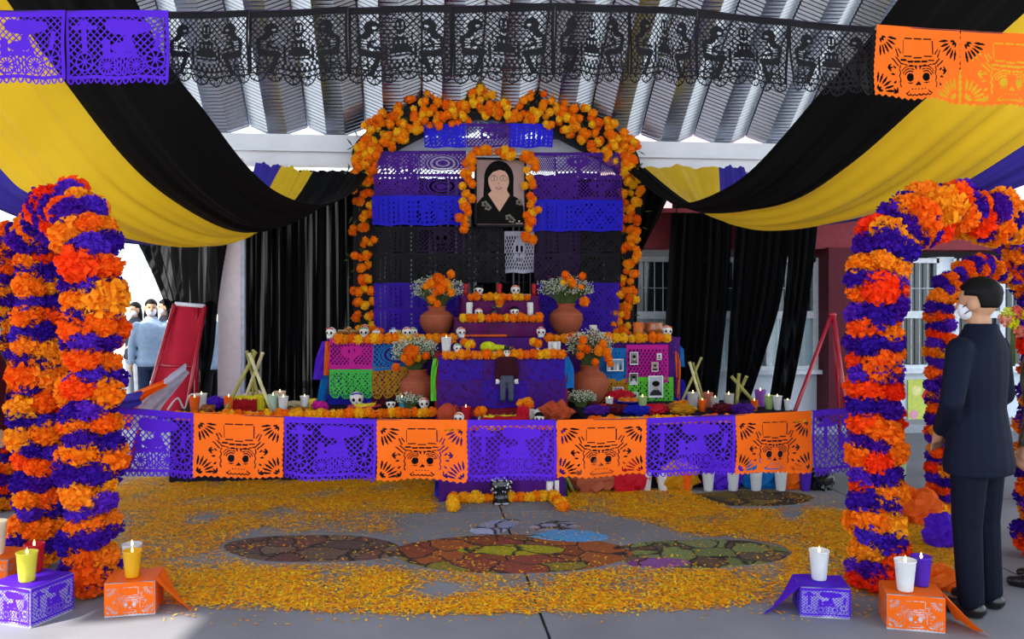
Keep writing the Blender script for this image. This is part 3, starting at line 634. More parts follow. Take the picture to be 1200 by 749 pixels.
brow('lowest deep purple cut paper row touching the tier behind jars', 361, 393, [(438, 490, 'streak', 'deep'), (490, 543, 'dense', 'deep'), (630, 680, 'dense', 'deep'), (680, 724, 'dense', 'deep')], 9.18)
brow('cut paper skull sheet, pale for bright holes, hanging below the portrait', 271, 320, [(591, 626, 'skull', 'white')], 9.2)  # pale sheet colour stands in for brightness showing through the cut holes

# ------------------------------------------------------------------ framed portrait
def ellp(cx, cz, rx, rz, n=28, a0=0, a1=360): return [(cx + rx * math.cos(math.radians(a0 + (a1 - a0) * i / n)), cz + rz * math.sin(math.radians(a0 + (a1 - a0) * i / n))) for i in range(n if a1 - a0 == 360 else n + 1)]
skin = M('print_skin', '#d2a68f', .85, var=.05); hairp = M('print_hair', '#0b0809', .85, var=.2); ink = M('print_ink', '#100e0e', .85); pr_bg = M('print_backdrop', '#a78b86', .85, var=.28, scale=2.2)
pc = W(586.5, 266, 9.1); pw = (W(617, 266, 9.1) - W(556, 266, 9.1)).x; phh = W(586, 185, 9.1).z - pc.z
por = thing('framed_portrait', 'black framed portrait of woman with glasses and dark blouse, ringed by marigolds', 'portrait', pc)
f = MB(); f.box((-pw / 2 + .012, 0, phh / 2), (.024, .03, phh)); f.box((pw / 2 - .012, 0, phh / 2), (.024, .03, phh)); f.box((0, 0, .012), (pw, .03, .024)); f.box((0, 0, phh - .012), (pw, .03, .024)); part('frame', f, blk, por)
pr = part('print', MB().box((0, .005, phh / 2), (pw - .03, .01, phh - .03)), pr_bg, por)
sx, sz = pw, phh
def flat(name, poly, k, mat, par): return part(name, MB().plate([(x * sx, z * sz) for x, z in poly], -.001 - .0006 * k, .002), mat, par)
flat('hair', ellp(-.03, .70, .285, .26) , 1, hairp, pr); flat('hair', [(-.31, .72), (-.33, .44), (-.12, .36), (.10, .36), (.25, .44), (.25, .72)], 1.5, hairp, pr)
flat('blouse', [(-.455, .04), (-.455, .33), (-.36, .42), (-.2, .50), (.12, .50), (.33, .42), (.44, .30), (.455, .04)], 2, ink, pr)
flat('neck', [(-.17, .52), (-.24, .47), (-.02, .22), (.18, .46), (.13, .52), (.12, .62), (-.16, .62)], 3, skin, pr)
flat('face', ellp(-.035, .665, .20, .175), 4, skin, pr); flat('face', ellp(-.035, .605, .175, .13), 4.2, skin, pr)
flat('fringe', [(-.24, .70), (-.20, .84), (-.05, .90), (.10, .87), (.19, .72), (.12, .80), (-.02, .825), (-.15, .79)], 5, hairp, pr)
gl = M('glasses_rim', '#6b5450', .5); wh = M('print_white', '#cdbab0', .85); lip = M('print_lip', '#9c3f44', .4)
for s in (-1, 1):
    flat('eye', ellp(-.035 + s * .085, .70, .030, .010), 5, wh, pr); flat('eye', ellp(-.035 + s * .085, .70, .013, .010), 5.5, ink, pr)
    flat('eyebrow', [(-.035 + s * .14, .735), (-.035 + s * .085, .752), (-.035 + s * .035, .738), (-.035 + s * .085, .745)], 5, ink, pr)
    mb = MB(); mb.tube([(x * sx, -.005, z * sz) for x, z in ellp(-.035 + s * .092, .70, .072, .034, 20)], .0024, 5, True); part('glasses_lens_rim', mb, gl, pr)
flat('mouth', ellp(-.035, .565, .062, .020), 5, lip, pr); flat('mouth', ellp(-.035, .568, .045, .009), 5.5, wh, pr); flat('nose', [(-.06, .62), (-.035, .655), (-.01, .62), (-.035, .613)], 5, M('print_skin_dark', '#b07f68', .4), pr)
pfl = M('print_flower', '#6f675c', .4)
for cx, cz in ((-.30, .33), (-.24, .28), (.16, .14), (.36, .36), (.22, .10)):
    for k in range(5): flat('blouse_flower', ellp(cx + .045 * math.cos(k * 1.26), cz + .03 * math.sin(k * 1.26), .028, .018, 8), 4, pfl, pr)
flat('corner_mark', ellp(.36, .085, .018, .013, 10), 4, wh, pr); flat('corner_mark', [(.29, .05), (.43, .05), (.43, .06), (.29, .06)], 4, wh, pr)
t = thing('marigold_garland', 'marigold garland draped round the sides of framed portrait', 'garland', W(586, 182, 9.03))
gp = curve_pts([W(x, y, 9.03) for x, y in [(540, 268), (546, 240), (548, 205), (552, 184), (576, 178), (602, 181), (622, 188), (621, 215), (625, 240), (621, 262), (619, 284)]], 64)
part('thread', MB().tube([p - t.location + Vector((0, .03, 0)) for p in gp], .004, 5), leafm, t)
for i, p in enumerate(gp):
    if i % 6 != 5 or i < 40:
        marigold(t, p - t.location + Vector((R.uniform(-.055, .055), R.uniform(-.03, .01), R.uniform(-.03, .03))), .048, .12)

# ------------------------------------------------------------------ cut paper on tier fronts
t = thing('papel_picado_cover', 'patchwork of magenta, blue, green and ochre cut paper on tier by bread basket', 'paper cover', W(386, 397, 8.27))
for (xa, xb, y0, y1, mk, mat, Y) in ((386, 437, 398, 433, 'tree', 'magenta', 8.27), (437, 494, 398, 434, 'eye', 'sky', 8.27), (386, 436, 433, 468, 'scallop', 'green', 8.265), (436, 488, 430, 468, 'scallop', 'ochre', 8.275), (383, 436, 462, 484, 'swirl', 'royal', 8.28), (436, 490, 462, 484, 'dense', 'wine', 8.285), (494, 513, 398, 440, 'dense', 'purple', 8.28)):
    p, q = W(xa, y0, Y), W(xb, y0, Y); h = p.z - W(xa, y1, Y).z; hang(t, SM[mk], p, q, h, h, PAP[mat], .006, xa + y0)
t2 = thing('papel_picado_cover', 'patchwork of blue, magenta, ochre and green cut paper with pinned photographs', 'paper cover', W(690, 405, 8.27))
for (xa, xb, y0, y1, mk, mat, Y) in ((690, 734, 408, 446, 'dense', 'sky', 8.28), (734, 783, 404, 448, 'plain', 'magenta', 8.27), (700, 737, 444, 482, 'scallop', 'ochre', 8.275), (736, 789, 442, 482, 'scallop', 'limegreen', 8.262), (738, 795, 466, 492, 'dense', 'royal', 8.285)):
    p, q = W(xa, y0, Y), W(xb, y0, Y); h = p.z - W(xa, y1, Y).z; hang(t2, SM[mk], p, q, h, h, PAP[mat], .006, xa + y0)
t3 = thing('papel_picado_cover', 'two tall violet cut paper sheets covering front altar block', 'paper cover', W(511, 415, 7.72))
for (xa, xb, y0, y1, mk, mat) in ((514, 566, 417, 446, 'mottle', 'deep'), (566, 618, 417, 446, 'mottle', 'purple'), (618, 662, 417, 446, 'mottle', 'deep'), (513, 566, 446, 478, 'mottle', 'purple'), (566, 618, 446, 478, 'mottle', 'deep'), (618, 663, 446, 478, 'mottle', 'purple')):
    p, q = W(xa, y0, 7.72), W(xb, y0, 7.72); h = p.z - W(xa, y1, 7.72).z; hang(t3, SM[mk], p, q, h, h, PAP[mat], .004, xa + y0)
# paper tails at the ends
def tail(label, pts, w, mat, Y):
    P = curve_pts([W(x, y, Y) for x, y in pts], 16); mb = MB(); vs_ = []; fs_ = []
    for i, p in enumerate(P):
        for k in range(5): vs_.append(p + Vector(((k - 2) * w / 4, .02 * math.sin(k * 2.2 + i * .5), 0)))
    for i in range(16):
        for k in range(4): fs_.append((i * 5 + k, i * 5 + k + 1, (i + 1) * 5 + k + 1, (i + 1) * 5 + k))
    tag(part('paper_tail', mb.add(vs_, fs_), mat, None, True), label, 'paper strip')
tail('violet paper tail hanging off the bread basket end of altar', [(383, 400), (376, 420), (372, 445)], .09, PAP['violet'], 8.33); tail('cyan paper tail hanging beside magenta cut paper', [(383, 430), (379, 455), (375, 478)], .08, PAP['sky'], 8.36)
tail('orange paper tail hanging beside magenta cut paper', [(384, 400), (383, 425), (382, 440)], .05, PAP['orange'], 8.30)
tail('blue paper tail at altar corner under the corner skull', [(785, 402), (796, 410), (797, 430)], .09, PAP['sky'], 8.33); tail('orange paper strip hanging down altar corner', [(792, 412), (795, 440), (793, 478)], .05, PAP['orange'], 8.31); tail('royal blue paper tail by green cut paper', [(795, 445), (799, 465), (801, 484)], .12, PAP['royal'], 8.34)
tail('light blue paper tail at side of front altar block', [(661, 418), (667, 435), (667, 455)], .09, PAP['sky'], 7.74); tail('lime paper tail at side of front altar block', [(511, 420), (508, 440), (508, 470)], .05, PAP['limegreen'], 7.74)

# pinned photographs
def photo(label, px, py, wpx, hpx, body, bgc, Y=8.235, hat=False):
    c = W(px, py + hpx / 2, Y); w_ = wpx * 8.3 / 1000; h_ = hpx * 8.3 / 1000; t = thing('photograph', label, 'photo', c, group=None)
    part('paper', MB().box((0, 0, h_ / 2), (w_, .004, h_)), M('photo_paper', '#f3f2f0', .4), t); part('backdrop', MB().box((0, -.002, h_ * .52), (w_ * .86, .004, h_ * .86)), M('photo_' + bgc, bgc, .4), t)
    def fl(n, poly, y, m): part(n, MB().plate([(x * w_, z * h_) for x, z in poly], y - .001, y + .001), m, t)
    fl('figure', [(-.40, .10), (-.36, .24), (-.15, .36), (.15, .36), (.36, .24), (.40, .10)], -.005, M('photo_' + body, body, .4)); fl('face', ellp(0, .53, .17, .19, 16), -.006, M('photo_face', '#b9a79e', .4))
    fl('cap' if hat else 'hair', ellp(0, .64, .26 if hat else .19, .13, 14), -.0068, ink)
photo('black and white portrait photo of young soldier in beret on green cut paper', 768.5, 453, 18, 26, '#26262a', '#b9bfca', 8.23, True)
photo('small pale portrait photo high on the magenta cut paper', 743, 420, 10, 15, '#5a5450', '#8d8682'); photo('tiny photo beside corner of magenta cut paper', 772.5, 418, 6, 8, '#8a8480', '#d8d8da')
photo('small face photo on the middle of magenta cut paper', 767.5, 430, 8, 11, '#3c3230', '#a5877c'); photo('photo of person in dark hair low on magenta cut paper', 742.5, 444, 10, 14, '#d8d8e0', '#4a4648')
photo('pale photo pinned on ochre cut paper', 724.5, 460, 13, 13, '#e4ddda', '#8f7f8a'); photo('small oval toned photo on green cut paper', 744, 465, 8, 11, '#6d8a86', '#a7b8b0')
c = W(721, 435, 8.24); t = thing('photograph', 'wide group photo pinned on blue cut paper', 'photo', c); part('paper', MB().box((0, 0, .06), (.165, .004, .12)), MATS['photo_paper'], t); part('backdrop', MB().box((0, -.002, .06), (.15, .004, .10)), M('photo_sky', '#7fa0b4', .4), t)
for k in range(5): part('figure', MB().plate([(-.06 + k * .028 + x * .02, .01 + z * .07) for x, z in ((-.5, 0), (.5, 0), (.4, .7), (.15, .72), (.15, 1), (-.15, 1), (-.15, .72), (-.4, .7))], -.0055, -.004), M('photo_fig%d' % (k % 3), ('#e8e6ea', '#34425c', '#c9b7ae')[k % 3], .4), t)

# ------------------------------------------------------------------ clay jars and bouquets
clay = M('terracotta', '#a4553a', .7, var=.14, scale=9, bump=.1)
jar_prof = [(.0, 0), (.085, 0), (.125, .05), (.165, .12), (.178, .18), (.168, .235), (.13, .275), (.092, .295), (.085, .315), (.092, .335), (.100, .345), (.092, .348), (.078, .33), (.074, .30), (.1, .26), (.0, .22)]
def jar(label, p, s, sy=1.):
    t = thing('clay_jar', label, 'jar', p); part('body', MB().lathe([(r * s, z * s * sy) for r, z in jar_prof], 28), clay, t, True)
    part('shoulder_band', MB().lathe([(.166 * s, .236 * s * sy), (.171 * s, .236 * s * sy), (.1705 * s, .228 * s * sy), (.168 * s, .228 * s * sy)], 28), M('clay_pale', '#b06a4c', .7), t, True); return t
jar('round terracotta jar on wide tier, left of magenta tier', at(512, 8.82, 1.23), 1.0, .9); jar('round terracotta jar on wide tier, right of magenta tier', at(663.5, 8.82, 1.23), 1.0, .97)
jar('terracotta jar before blue cut paper beside front block', at(490, 8.12, TZ), .98, 1.02); jar('terracotta jar standing before pinned photographs', at(691, 8.1, TZ), 1.04, 1.05)
gyp = M('gypsophila_white', '#d3d8c0', .8, var=.1); stem_m = M('stem_green', '#56683a', .8, var=.2); purp_f = M('statice_purple', '#6d2350', .8)
def bouquet(label, p, spread, height, marig, nb, lean=0., purple=0, cols=.1):
    t = thing('bouquet', label, 'bouquet', p); st = MB(); gy = MB(); pu = MB()
    for i in range(nb):
        a = R.uniform(0, 6.28); q = math.sqrt(R.random()); x, y, z = q * spread * math.cos(a), .55 * q * spread * math.sin(a), height * (.35 + .65 * R.random() * (1 - .45 * q)); x += lean * z
        tgt = pu if i < purple else gy; r = R.uniform(.004, .009) if tgt is gy else .008
        for k in range(2 if tgt is gy else 3):
            c = Vector((x + R.uniform(-.02, .02), y + R.uniform(-.02, .02), z + R.uniform(-.02, .02) + (k * .02 if tgt is pu else 0)))
            tgt.add([c + Vector(v) * r for v in ((1, 0, 0), (-1, 0, 0), (0, 1, 0), (0, -1, 0), (0, 0, 1), (0, 0, -1))], [(0, 2, 4), (2, 1, 4), (1, 3, 4), (3, 0, 4), (2, 0, 5), (1, 2, 5), (3, 1, 5), (0, 3, 5)])
        if i % 2 == 0: st.tube([(x * .12, y * .12, -.05), (x * .5, y * .5, z * .5), (x, y, z)], .0028, 3)
    part('stems', st, stem_m, t); tag(part('filler_flowers', gy, gyp, t), kind='stuff')
    if purple: tag(part('purple_sprigs', pu, purp_f, t), kind='stuff')
    for x, z, r in marig: marigold(t, (x, -.11 - R.uniform(0, .06), z), r * 1.12, cols)
    return t
def offs(cx, cy, d, L): return [((x - cx) * d / 1000, (cy - y) * d / 1000, r * d / 1000) for x, y, r in L]
bouquet('marigolds and white filler flowers in the left upper jar', at(512, 8.82, 1.54), .27, .34, offs(513, 357, 8.8, [(520, 330, 7), (514, 325, 6), (529, 320, 4), (506, 331, 5), (517, 336, 6), (511, 341, 5), (529, 341, 4), (507, 349, 5), (513, 354, 4), (524, 332, 5), (500, 334, 4)]), 520)
bouquet('white filler flowers with few marigolds in the right upper jar', at(663, 8.82, 1.56), .29, .32, offs(663, 355, 8.8, [(660, 321, 4), (680, 322, 4), (665, 327, 4), (669, 331, 4), (682, 352, 5), (678, 335, 3), (658, 330, 4)]), 620, 0, 40)
bouquet('marigolds and gypsophila in jar beside front block', at(486, 8.12, .93), .215, .36, offs(487, 437, 8.1, [(483, 414, 7), (490, 420, 5), (476, 420, 5), (466, 431, 4), (500, 418, 4), (481, 424, 5), (488, 411, 4)]), 640, 0, 0)
bouquet('loose orange marigold bunch in jar before photographs', at(691, 8.1, .95), .22, .42, offs(690, 440, 8.1, [(701, 415, 6), (706, 421, 5), (678, 406, 5), (675, 424, 4), (693, 432, 5), (709, 428, 4), (684, 417, 4), (711, 434, 4), (697, 419, 5), (677, 414, 4), (703, 410, 4)]), 520, 0, 70)
bouquet('low spray of white gypsophila at foot of lower jar', at(480, 7.95, .61), .13, .14, [], 160); bouquet('low spray of white gypsophila before jar with photographs', at(681, 7.9, .61), .14, .16, [], 190)

# ------------------------------------------------------------------ candles and cups
flame_m = M('flame', '#ffd27a', .5, emis=6.0); wick_m = M('wick', '#2a2018', .9)
CUP = {}
def cup(col, hexa, p, h, label, group=None, lit=True, wax='#f4ecd2', transl=.25, ribs=True):
    key = (col, lit)
    if key in CUP:
        o = dup(CUP[key], p, R.uniform(0, 6), label, group, h / .14)
        if not group and 'group' in o: del o['group']
        return o
    t = thing('candle_cup', label, 'candle', p, 0, group); t.scale = (h / .14,) * 3; CUP[key] = t
    n = 20; mb = MB(); vs_ = []; fs_ = []; pf = [(.0, .0), (.031, .0), (.033, .006), (.038, .06), (.045, .128), (.0475, .132), (.0475, .137), (.044, .137), (.036, .06), (.0, .05)]
    for r, z in pf:
        for i in range(n): q = r * (1 + (.035 if i % 2 and .005 < z < .125 else 0)); vs_.append((q * math.cos(6.2832 * i / n), q * math.sin(6.2832 * i / n), z))
    for j in range(len(pf) - 1):
        for i in range(n): fs_.append((j * n + i, j * n + (i + 1) % n, (j + 1) * n + (i + 1) % n, (j + 1) * n + i))
    part('cup', mb.add(vs_, fs_), M('cup_' + col, hexa, .35, var=.06, transl=transl), t, True)
    part('wax', MB().lathe([(0, .052), (.035, .052), (.039, .112), (.02, .118), (0, .116)], 14), M('wax_' + wax, wax, .5, transl=.3), t, True)
    part('wick', MB().tube([(0, 0, .114), (.002, 0, .13)], .0018, 5), wick_m, t)
    if lit: part('flame', MB().lathe([(0, .124), (.005, .13), (.0055, .136), (.003, .146), (0, .156)], 8), flame_m, t, True)
    return t
PIL = {}
def pillar(col, hexa, p, r, h, label, group=None):
    if (col, r, h) in PIL: return dup(PIL[(col, r, h)], p, R.uniform(0, 6), label, group)
    t = thing('pillar_candle', label, 'candle', p, 0, group); PIL[(col, r, h)] = t
    part('wax', MB().lathe([(0, 0), (r, 0), (r * 1.02, h * .3), (r * .97, h * .95), (r * .8, h), (r * .5, h * .985), (0, h * .98)], 16), M('candle_' + col, hexa, .45, var=.08, transl=.15), t, True)
    mb = MB()
    for k in range(5):
        a = k * 1.3; mb.cap((r * .98 * math.cos(a), r * .98 * math.sin(a), h * .96), (r * 1.0 * math.cos(a), r * 1.0 * math.sin(a), h * R.uniform(.55, .85)), r * .14, r * .18, 6)
    part('drips', mb, M('candle_' + col, hexa), t, True); part('wick', MB().tube([(0, 0, h * .97), (.002, 0, h + .015)], .002, 5), wick_m, t); return t
WHT = '#eef0f2'
# left offering table
cup('orange', '#ff6d1f', at(228, 7.9, TZ), .14, 'orange cup candle at outer end of reed tripod table')
cup('white', WHT, at(236, 8.02, TZ), .155, 'tall white cup candle next to orange cup by red easel')
cup('orange', '#ff6d1f', at(268, 7.9, TZ), .14, 'orange cup candle beside red fringed basket')
cup('mint', '#cfe6cf', at(320, 7.92, TZ), .15, 'pale green cup candle under the reed tripod leg')
cup('peach', '#f6dccb', at(328, 8.05, TZ), .165, 'peach white cup candle behind pale green one')
cup('white', WHT, at(332, 7.84, TZ), .14, 'white cup at table front under reed tripod foot')
cup('white', WHT, at(357, 7.95, TZ), .13, 'white cup beside yellow candle near magenta paper')
pillar('yellow', '#ecd52a', at(366, 7.98, TZ), .035, .10, 'short yellow candle near magenta paper on table')
# right offering table
cup('grey', '#c9c6c4', at(812, 7.6, TZ), .16, 'grey white cup candle by first crossed reeds')
cup('orange', '#ff6d1f', at(823, 7.45, TZ), .11, 'short orange cup between grey cups by crossed reeds')
cup('salmon', '#e0806a', at(830, 7.75, TZ), .14, 'salmon cup candle behind short orange cup')
cup('grey', '#c9c6c4', at(838, 7.55, TZ), .12, 'short grey cup candle right of salmon cup')
cup('grey', '#c9c6c4', at(854, 7.55, TZ), .15, 'grey cup candle standing alone between two reed crossings')
cup('orange', '#ff6d1f', at(884, 7.45, TZ), .10, 'small orange cup under slanting dark reed')
cup('lilac', '#a65cc0', at(891, 7.75, TZ), .16, 'lilac cup behind slanting reed end')
cup('lime', '#b7d68a', at(901, 7.55, TZ), .13, 'light green cup near end of right table')
cup('white', WHT, at(911, 7.5, TZ), .13, 'white cup beside light green cup')
cup('white', WHT, at(923, 7.45, TZ), .10, 'small white cup at the very end of right table')
# cups on the floor under the right table
for px, col, hx, lab in ((709, 'white', WHT, 'white floor cup left of red floor cup under right table'), (736, 'red', '#c81e2a', 'red floor cup before the right table skirt'), (757, 'dotted', '#e3e0e6', 'silvery floor cup right of red floor cup'), (777, 'white', WHT, 'white floor cup between silvery and orange floor cups'), (804.5, 'orange', '#ff6d1f', 'orange floor cup in row of white ones'), (830, 'white', WHT, 'white floor cup next right of orange floor cup'),
        (859, 'white', WHT, 'second white floor cup right of orange floor cup'), (886, 'white', WHT, 'third white floor cup right of orange floor cup'), (915, 'white', WHT, 'white floor cup next to violet floor cup'), (944, 'violet', '#5a2ec2', 'violet floor cup at end of the floor row')):
    g = G(px, 575); cup(col, hx, (g.x, g.y, 0), .16, lab, None, lit=False)
# altar
pillar('white', '#f1efe8', at(550, 8.66, 1.43), .03, .15, 'white pillar candle on magenta tier, left side'); pillar('white', '#f1efe8', at(621.5, 8.66, 1.43), .03, .15, 'white pillar candle on magenta tier, right side')
for px, l in ((545.5, 'left'), (585, 'middle'), (626, 'right')): pillar('red', '#cf1c26', at(px, 8.95, 1.645), .026, .13, 'red candle on topmost tier, %s one of three' % l)
pillar('palewhite', '#e8e2d6', at(695, 8.5, 1.23), .035, .12, 'ornate white candle beside marigold post on wide tier'); pillar('orange', '#f07a1e', at(748, 8.55, 1.23), .05, .145, 'thick orange candle beside glazed pot'); pillar('yellow', '#e8d22a', at(464, 8.5, 1.23), .045, .075, 'short yellow candle on tier left of jar')
cup('white', WHT, at(523, 7.85, 1.115), .15, 'white cup candle on corner of front block'); cup('redcup', '#d8283c', at(546, 7.42, .55), .13, 'red and white cup before the front block'); cup('cyan', '#4fb0d8', at(471, 7.95, TZ), .11, 'cyan cup at foot of terracotta jar')
cup('lime', '#b7d68a', at(753, 7.6, TZ), .13, 'light green cup below soldier photo'); cup('white', WHT, at(714, 7.7, TZ), .11, 'white cup below ochre cut paper')
for k, (px, Y) in enumerate(((645, 7.9), (650, 7.86), (654, 7.92))): pillar('white', '#f1efe8', at(px, Y, 1.115), .022, .10, 'one of three white candles clustered at front block corner', 'candle cluster on front block')
for k, (px, Y) in enumerate(((623, 7.4), (628, 7.36), (632, 7.42))): pillar('white', '#f1efe8', at(px, Y, .55), .022, .10, 'one of white candles clustered before the front block', 'candle cluster on low step')
# floor candles before the low step
g = G(531, 583); cup('yellowcup', '#e9e04a', (g.x + .02, g.y, 0), .15, 'yellow cup candle on floor left of low step'); cup('white', WHT, (g.x - .02, g.y + .12, 0), .17, 'white cup candle behind yellow cup by low step')
for k, (dx, dy) in enumerate(((0, 0), (.06, .05), (-.05, .08))): g = G(644, 586); pillar('white', '#f1efe8', (g.x + dx, g.y + dy, 0), .026, .15, 'one of white candles on floor right of low step', 'floor candles right of low step')

# ------------------------------------------------------------------ sugar skulls
sug = M('sugar_white', '#efe9e2', .7, var=.06); drk = M('skull_socket', '#1c1416', .6); DEC = [M('icing_%d' % i, h, .6) for i, h in enumerate(('#e0353a', '#1f9b6a', '#e86a1a', '#2a3fb8', '#111014'))]
def skull_src(k):
    t = thing('sugar_skull', 'x', 'skull', (0, 0, 0))
    mb = MB(); mb.ball((0, 0, .062), (.048, .055, .048), 14, 10); mb.loft([(0, -.018, 0, .026, .026), (0, -.02, .012, .031, .032), (0, -.018, .03, .033, .034), (0, -.01, .045, .036, .04)], 14)
    part('cranium', mb, sug, t, True)
    for s in (-1, 1): part('eye_socket', MB().ball((s * .019, -.046, .055), (.012, .009, .013), 10, 6), drk, t, True)
    part('nose_hole', MB().add([(-.006, -.0545, .033), (.006, -.0545, .033), (0, -.056, .045), (0, -.04, .038)], [(0, 1, 2), (0, 2, 3), (1, 3, 2), (0, 3, 1)]), drk, t)
    mb = MB()
    for i in range(5): mb.box((-.016 + i * .008, -.050, .014), (.006, .008, .012))
    part('teeth', mb, M('icing_white', '#ffffff', .5), t)
    mb = MB()
    for i in range(9): a = -1.2 + i * .3; mb.ball((.035 * math.sin(a), -.038 - .006 * math.cos(a), .088 + .012 * math.cos(a)), .006, 6, 4)
    part('icing', mb, DEC[k % 5], t, True)
    if k == 4: part('hair', MB().ball((0, .004, .082), (.05, .055, .034), 12, 7), DEC[4], t, True)
    return t
SRC = {}
def skull(px, Y, z, label, k=0, s=1., rz=0.):
    p = at(px, Y, z)
    if k not in SRC: o = SRC[k] = skull_src(k); o.location = p; o.rotation_euler.z = rz; o.scale = (s,) * 3; o['label'] = label; return o
    return dup(SRC[k], p, rz, label, None, s)
T1 = 1.23
for px, Y, z, k, s, l in ((388, 8.4, T1, 0, 1.2, 'white sugar skull at corner of tier next to bread basket'), (427, 8.5, T1, 1, 1.2, 'sugar skull right of the bread basket, green icing'), (428.5, 8.9, T1, 0, 1.3, 'sugar skull behind, at foot of the marigold post'), (441, 8.42, T1, 2, 1., 'small sugar skull between marigolds left of yellow candle'),
    (461, 8.45, T1, 3, 1.1, 'sugar skull with blue icing below yellow candle'), (477, 8.42, T1, 0, 1.2, 'sugar skull with red icing left of upper jar'), (484, 8.6, T1, 1, 1.1, 'sugar skull with green icing at jar foot'), (540, 8.42, T1, 2, 1.15, 'orange iced sugar skull at left foot of magenta tier'), (634, 8.42, T1, 0, 1.15, 'red iced sugar skull at right foot of magenta tier'),
    (782, 8.42, T1, 2, 1.25, 'sugar skull at corner above blue paper tail'), (757, 8.7, T1, 3, 1.2, 'sugar skull between orange candle and glazed pot'),
    (561, 8.68, 1.43, 0, 1., 'sugar skull left of black figurine on magenta tier'), (603, 8.68, 1.43, 4, 1.15, 'sugar skull with black crown of icing on magenta tier'), (561, 8.93, 1.645, 4, 1.25, 'black haired sugar skull on topmost tier'), (604, 8.93, 1.645, 2, 1.25, 'cream sugar skull with orange icing on topmost tier'),
    (536, 7.85, 1.115, 1, .95, 'sugar skull beside white cup on front block'), (538, 7.25, .55, 2, 1.1, 'sugar skull with orange icing on low step'), (632, 7.2, .55, 4, 1., 'black and white sugar skull on low step'), (458, 7.9, TZ, 4, 1.1, 'black topped sugar skull at foot of wine paper'), (497, 7.86, TZ, 2, 1.2, 'sugar skull with orange icing by gypsophila spray'), (418, 8.1, TZ, 3, 1.6, 'large white skull on royal blue paper behind pink plate')):
    skull(px, Y, z, l, k, s * .84, R.uniform(-.3, .3))
g = G(587, 590); t = thing('skull_figure', 'black and silver painted skull figure on floor before low step', 'figurine', (g.x, g.y, 0)); blks = M('glossy_black', '#0c0c10', .2, spec=.8); silv = M('silver_dots', '#d6d8dc', .3)
mb = MB(); mb.loft([(0, 0, 0, .07, .06), (0, 0, .04, .06, .05), (0, -.01, .08, .055, .05)], 16); mb.ball((0, 0, .145), (.085, .085, .085), 16, 10); part('body', mb, blks, t, True)
mb = MB()
for i in range(34): a = R.uniform(3.3, 6.1); e = R.uniform(-.7, 1.2); mb.ball((.085 * math.cos(a) * math.cos(e), .085 * math.sin(a) * math.cos(e), .145 + .085 * math.sin(e)), R.uniform(.005, .01), 6, 4)
for s in (-1, 1): mb.lathe([(.012, 0), (.026, 0), (.026, .004), (.012, .004)], 12, (s * .03, -.06, .01))
tag(part('silver_dots', mb, silv, t, True), kind='stuff')

# ------------------------------------------------------------------ marigold rows
def ar(px, Y, z): return at(px, Y, z)
mrow('marigold heads lining front edge of reed tripod table', ar(205, 7.70, TZ), ar(509, 7.70, TZ), 44, .045, .3, drop=.045)
mrow('marigold heads lining front edge of crossed reeds table', ar(690, 7.05, TZ), ar(945, 7.05, TZ), 34, .04, .2, drop=.045)
mrow('marigold heads along left part of wide tier', ar(392, 8.265, T1), ar(533, 8.265, T1), 17, .05, .2, drop=.045); mrow('marigold heads along right part of wide tier', ar(640, 8.265, T1), ar(786, 8.265, T1), 17, .05, .35, drop=.045)
mrow('marigold heads along front of magenta tier', ar(539, 8.56, 1.43), ar(634, 8.56, 1.43), 13, .045, .2, drop=.045); mrow('marigold heads along front of topmost tier', ar(549, 8.8, 1.645), ar(622, 8.8, 1.645), 10, .042, .2, drop=.045)
mrow('marigold heads along front edge of front block', ar(520, 7.70, 1.115), ar(660, 7.70, 1.115), 18, .045, .25, drop=.045); mrow('marigold heads along front of low step', ar(520, 6.85, .55), ar(655, 6.85, .55), 16, .04, .2)
a, b_ = G(540, 587), G(640, 587); mrow('marigold heads on floor at foot of low step', (a.x, 6.74, 0), (b_.x, 6.74, 0), 15, .045, .35)
a, b_ = G(531, 585), G(531, 600); mrow('short marigold bunch on floor under yellow cup', (a.x, a.y, 0), (b_.x, b_.y, 0), 7, .05, .3); a, b_ = G(648, 588), G(661, 600); mrow('short marigold bunch on floor right of low step', (a.x, a.y, 0), (b_.x, b_.y, 0), 9, .05, .5)
mrow('marigold heads hanging down front of topmost tier', W(585, 362, 8.825), W(587, 350, 8.825), 4, .045, 0); mrow('marigold heads heaped at foot of left marigold post', ar(427, 8.75, T1), ar(445, 8.62, T1), 7, .055, .1)

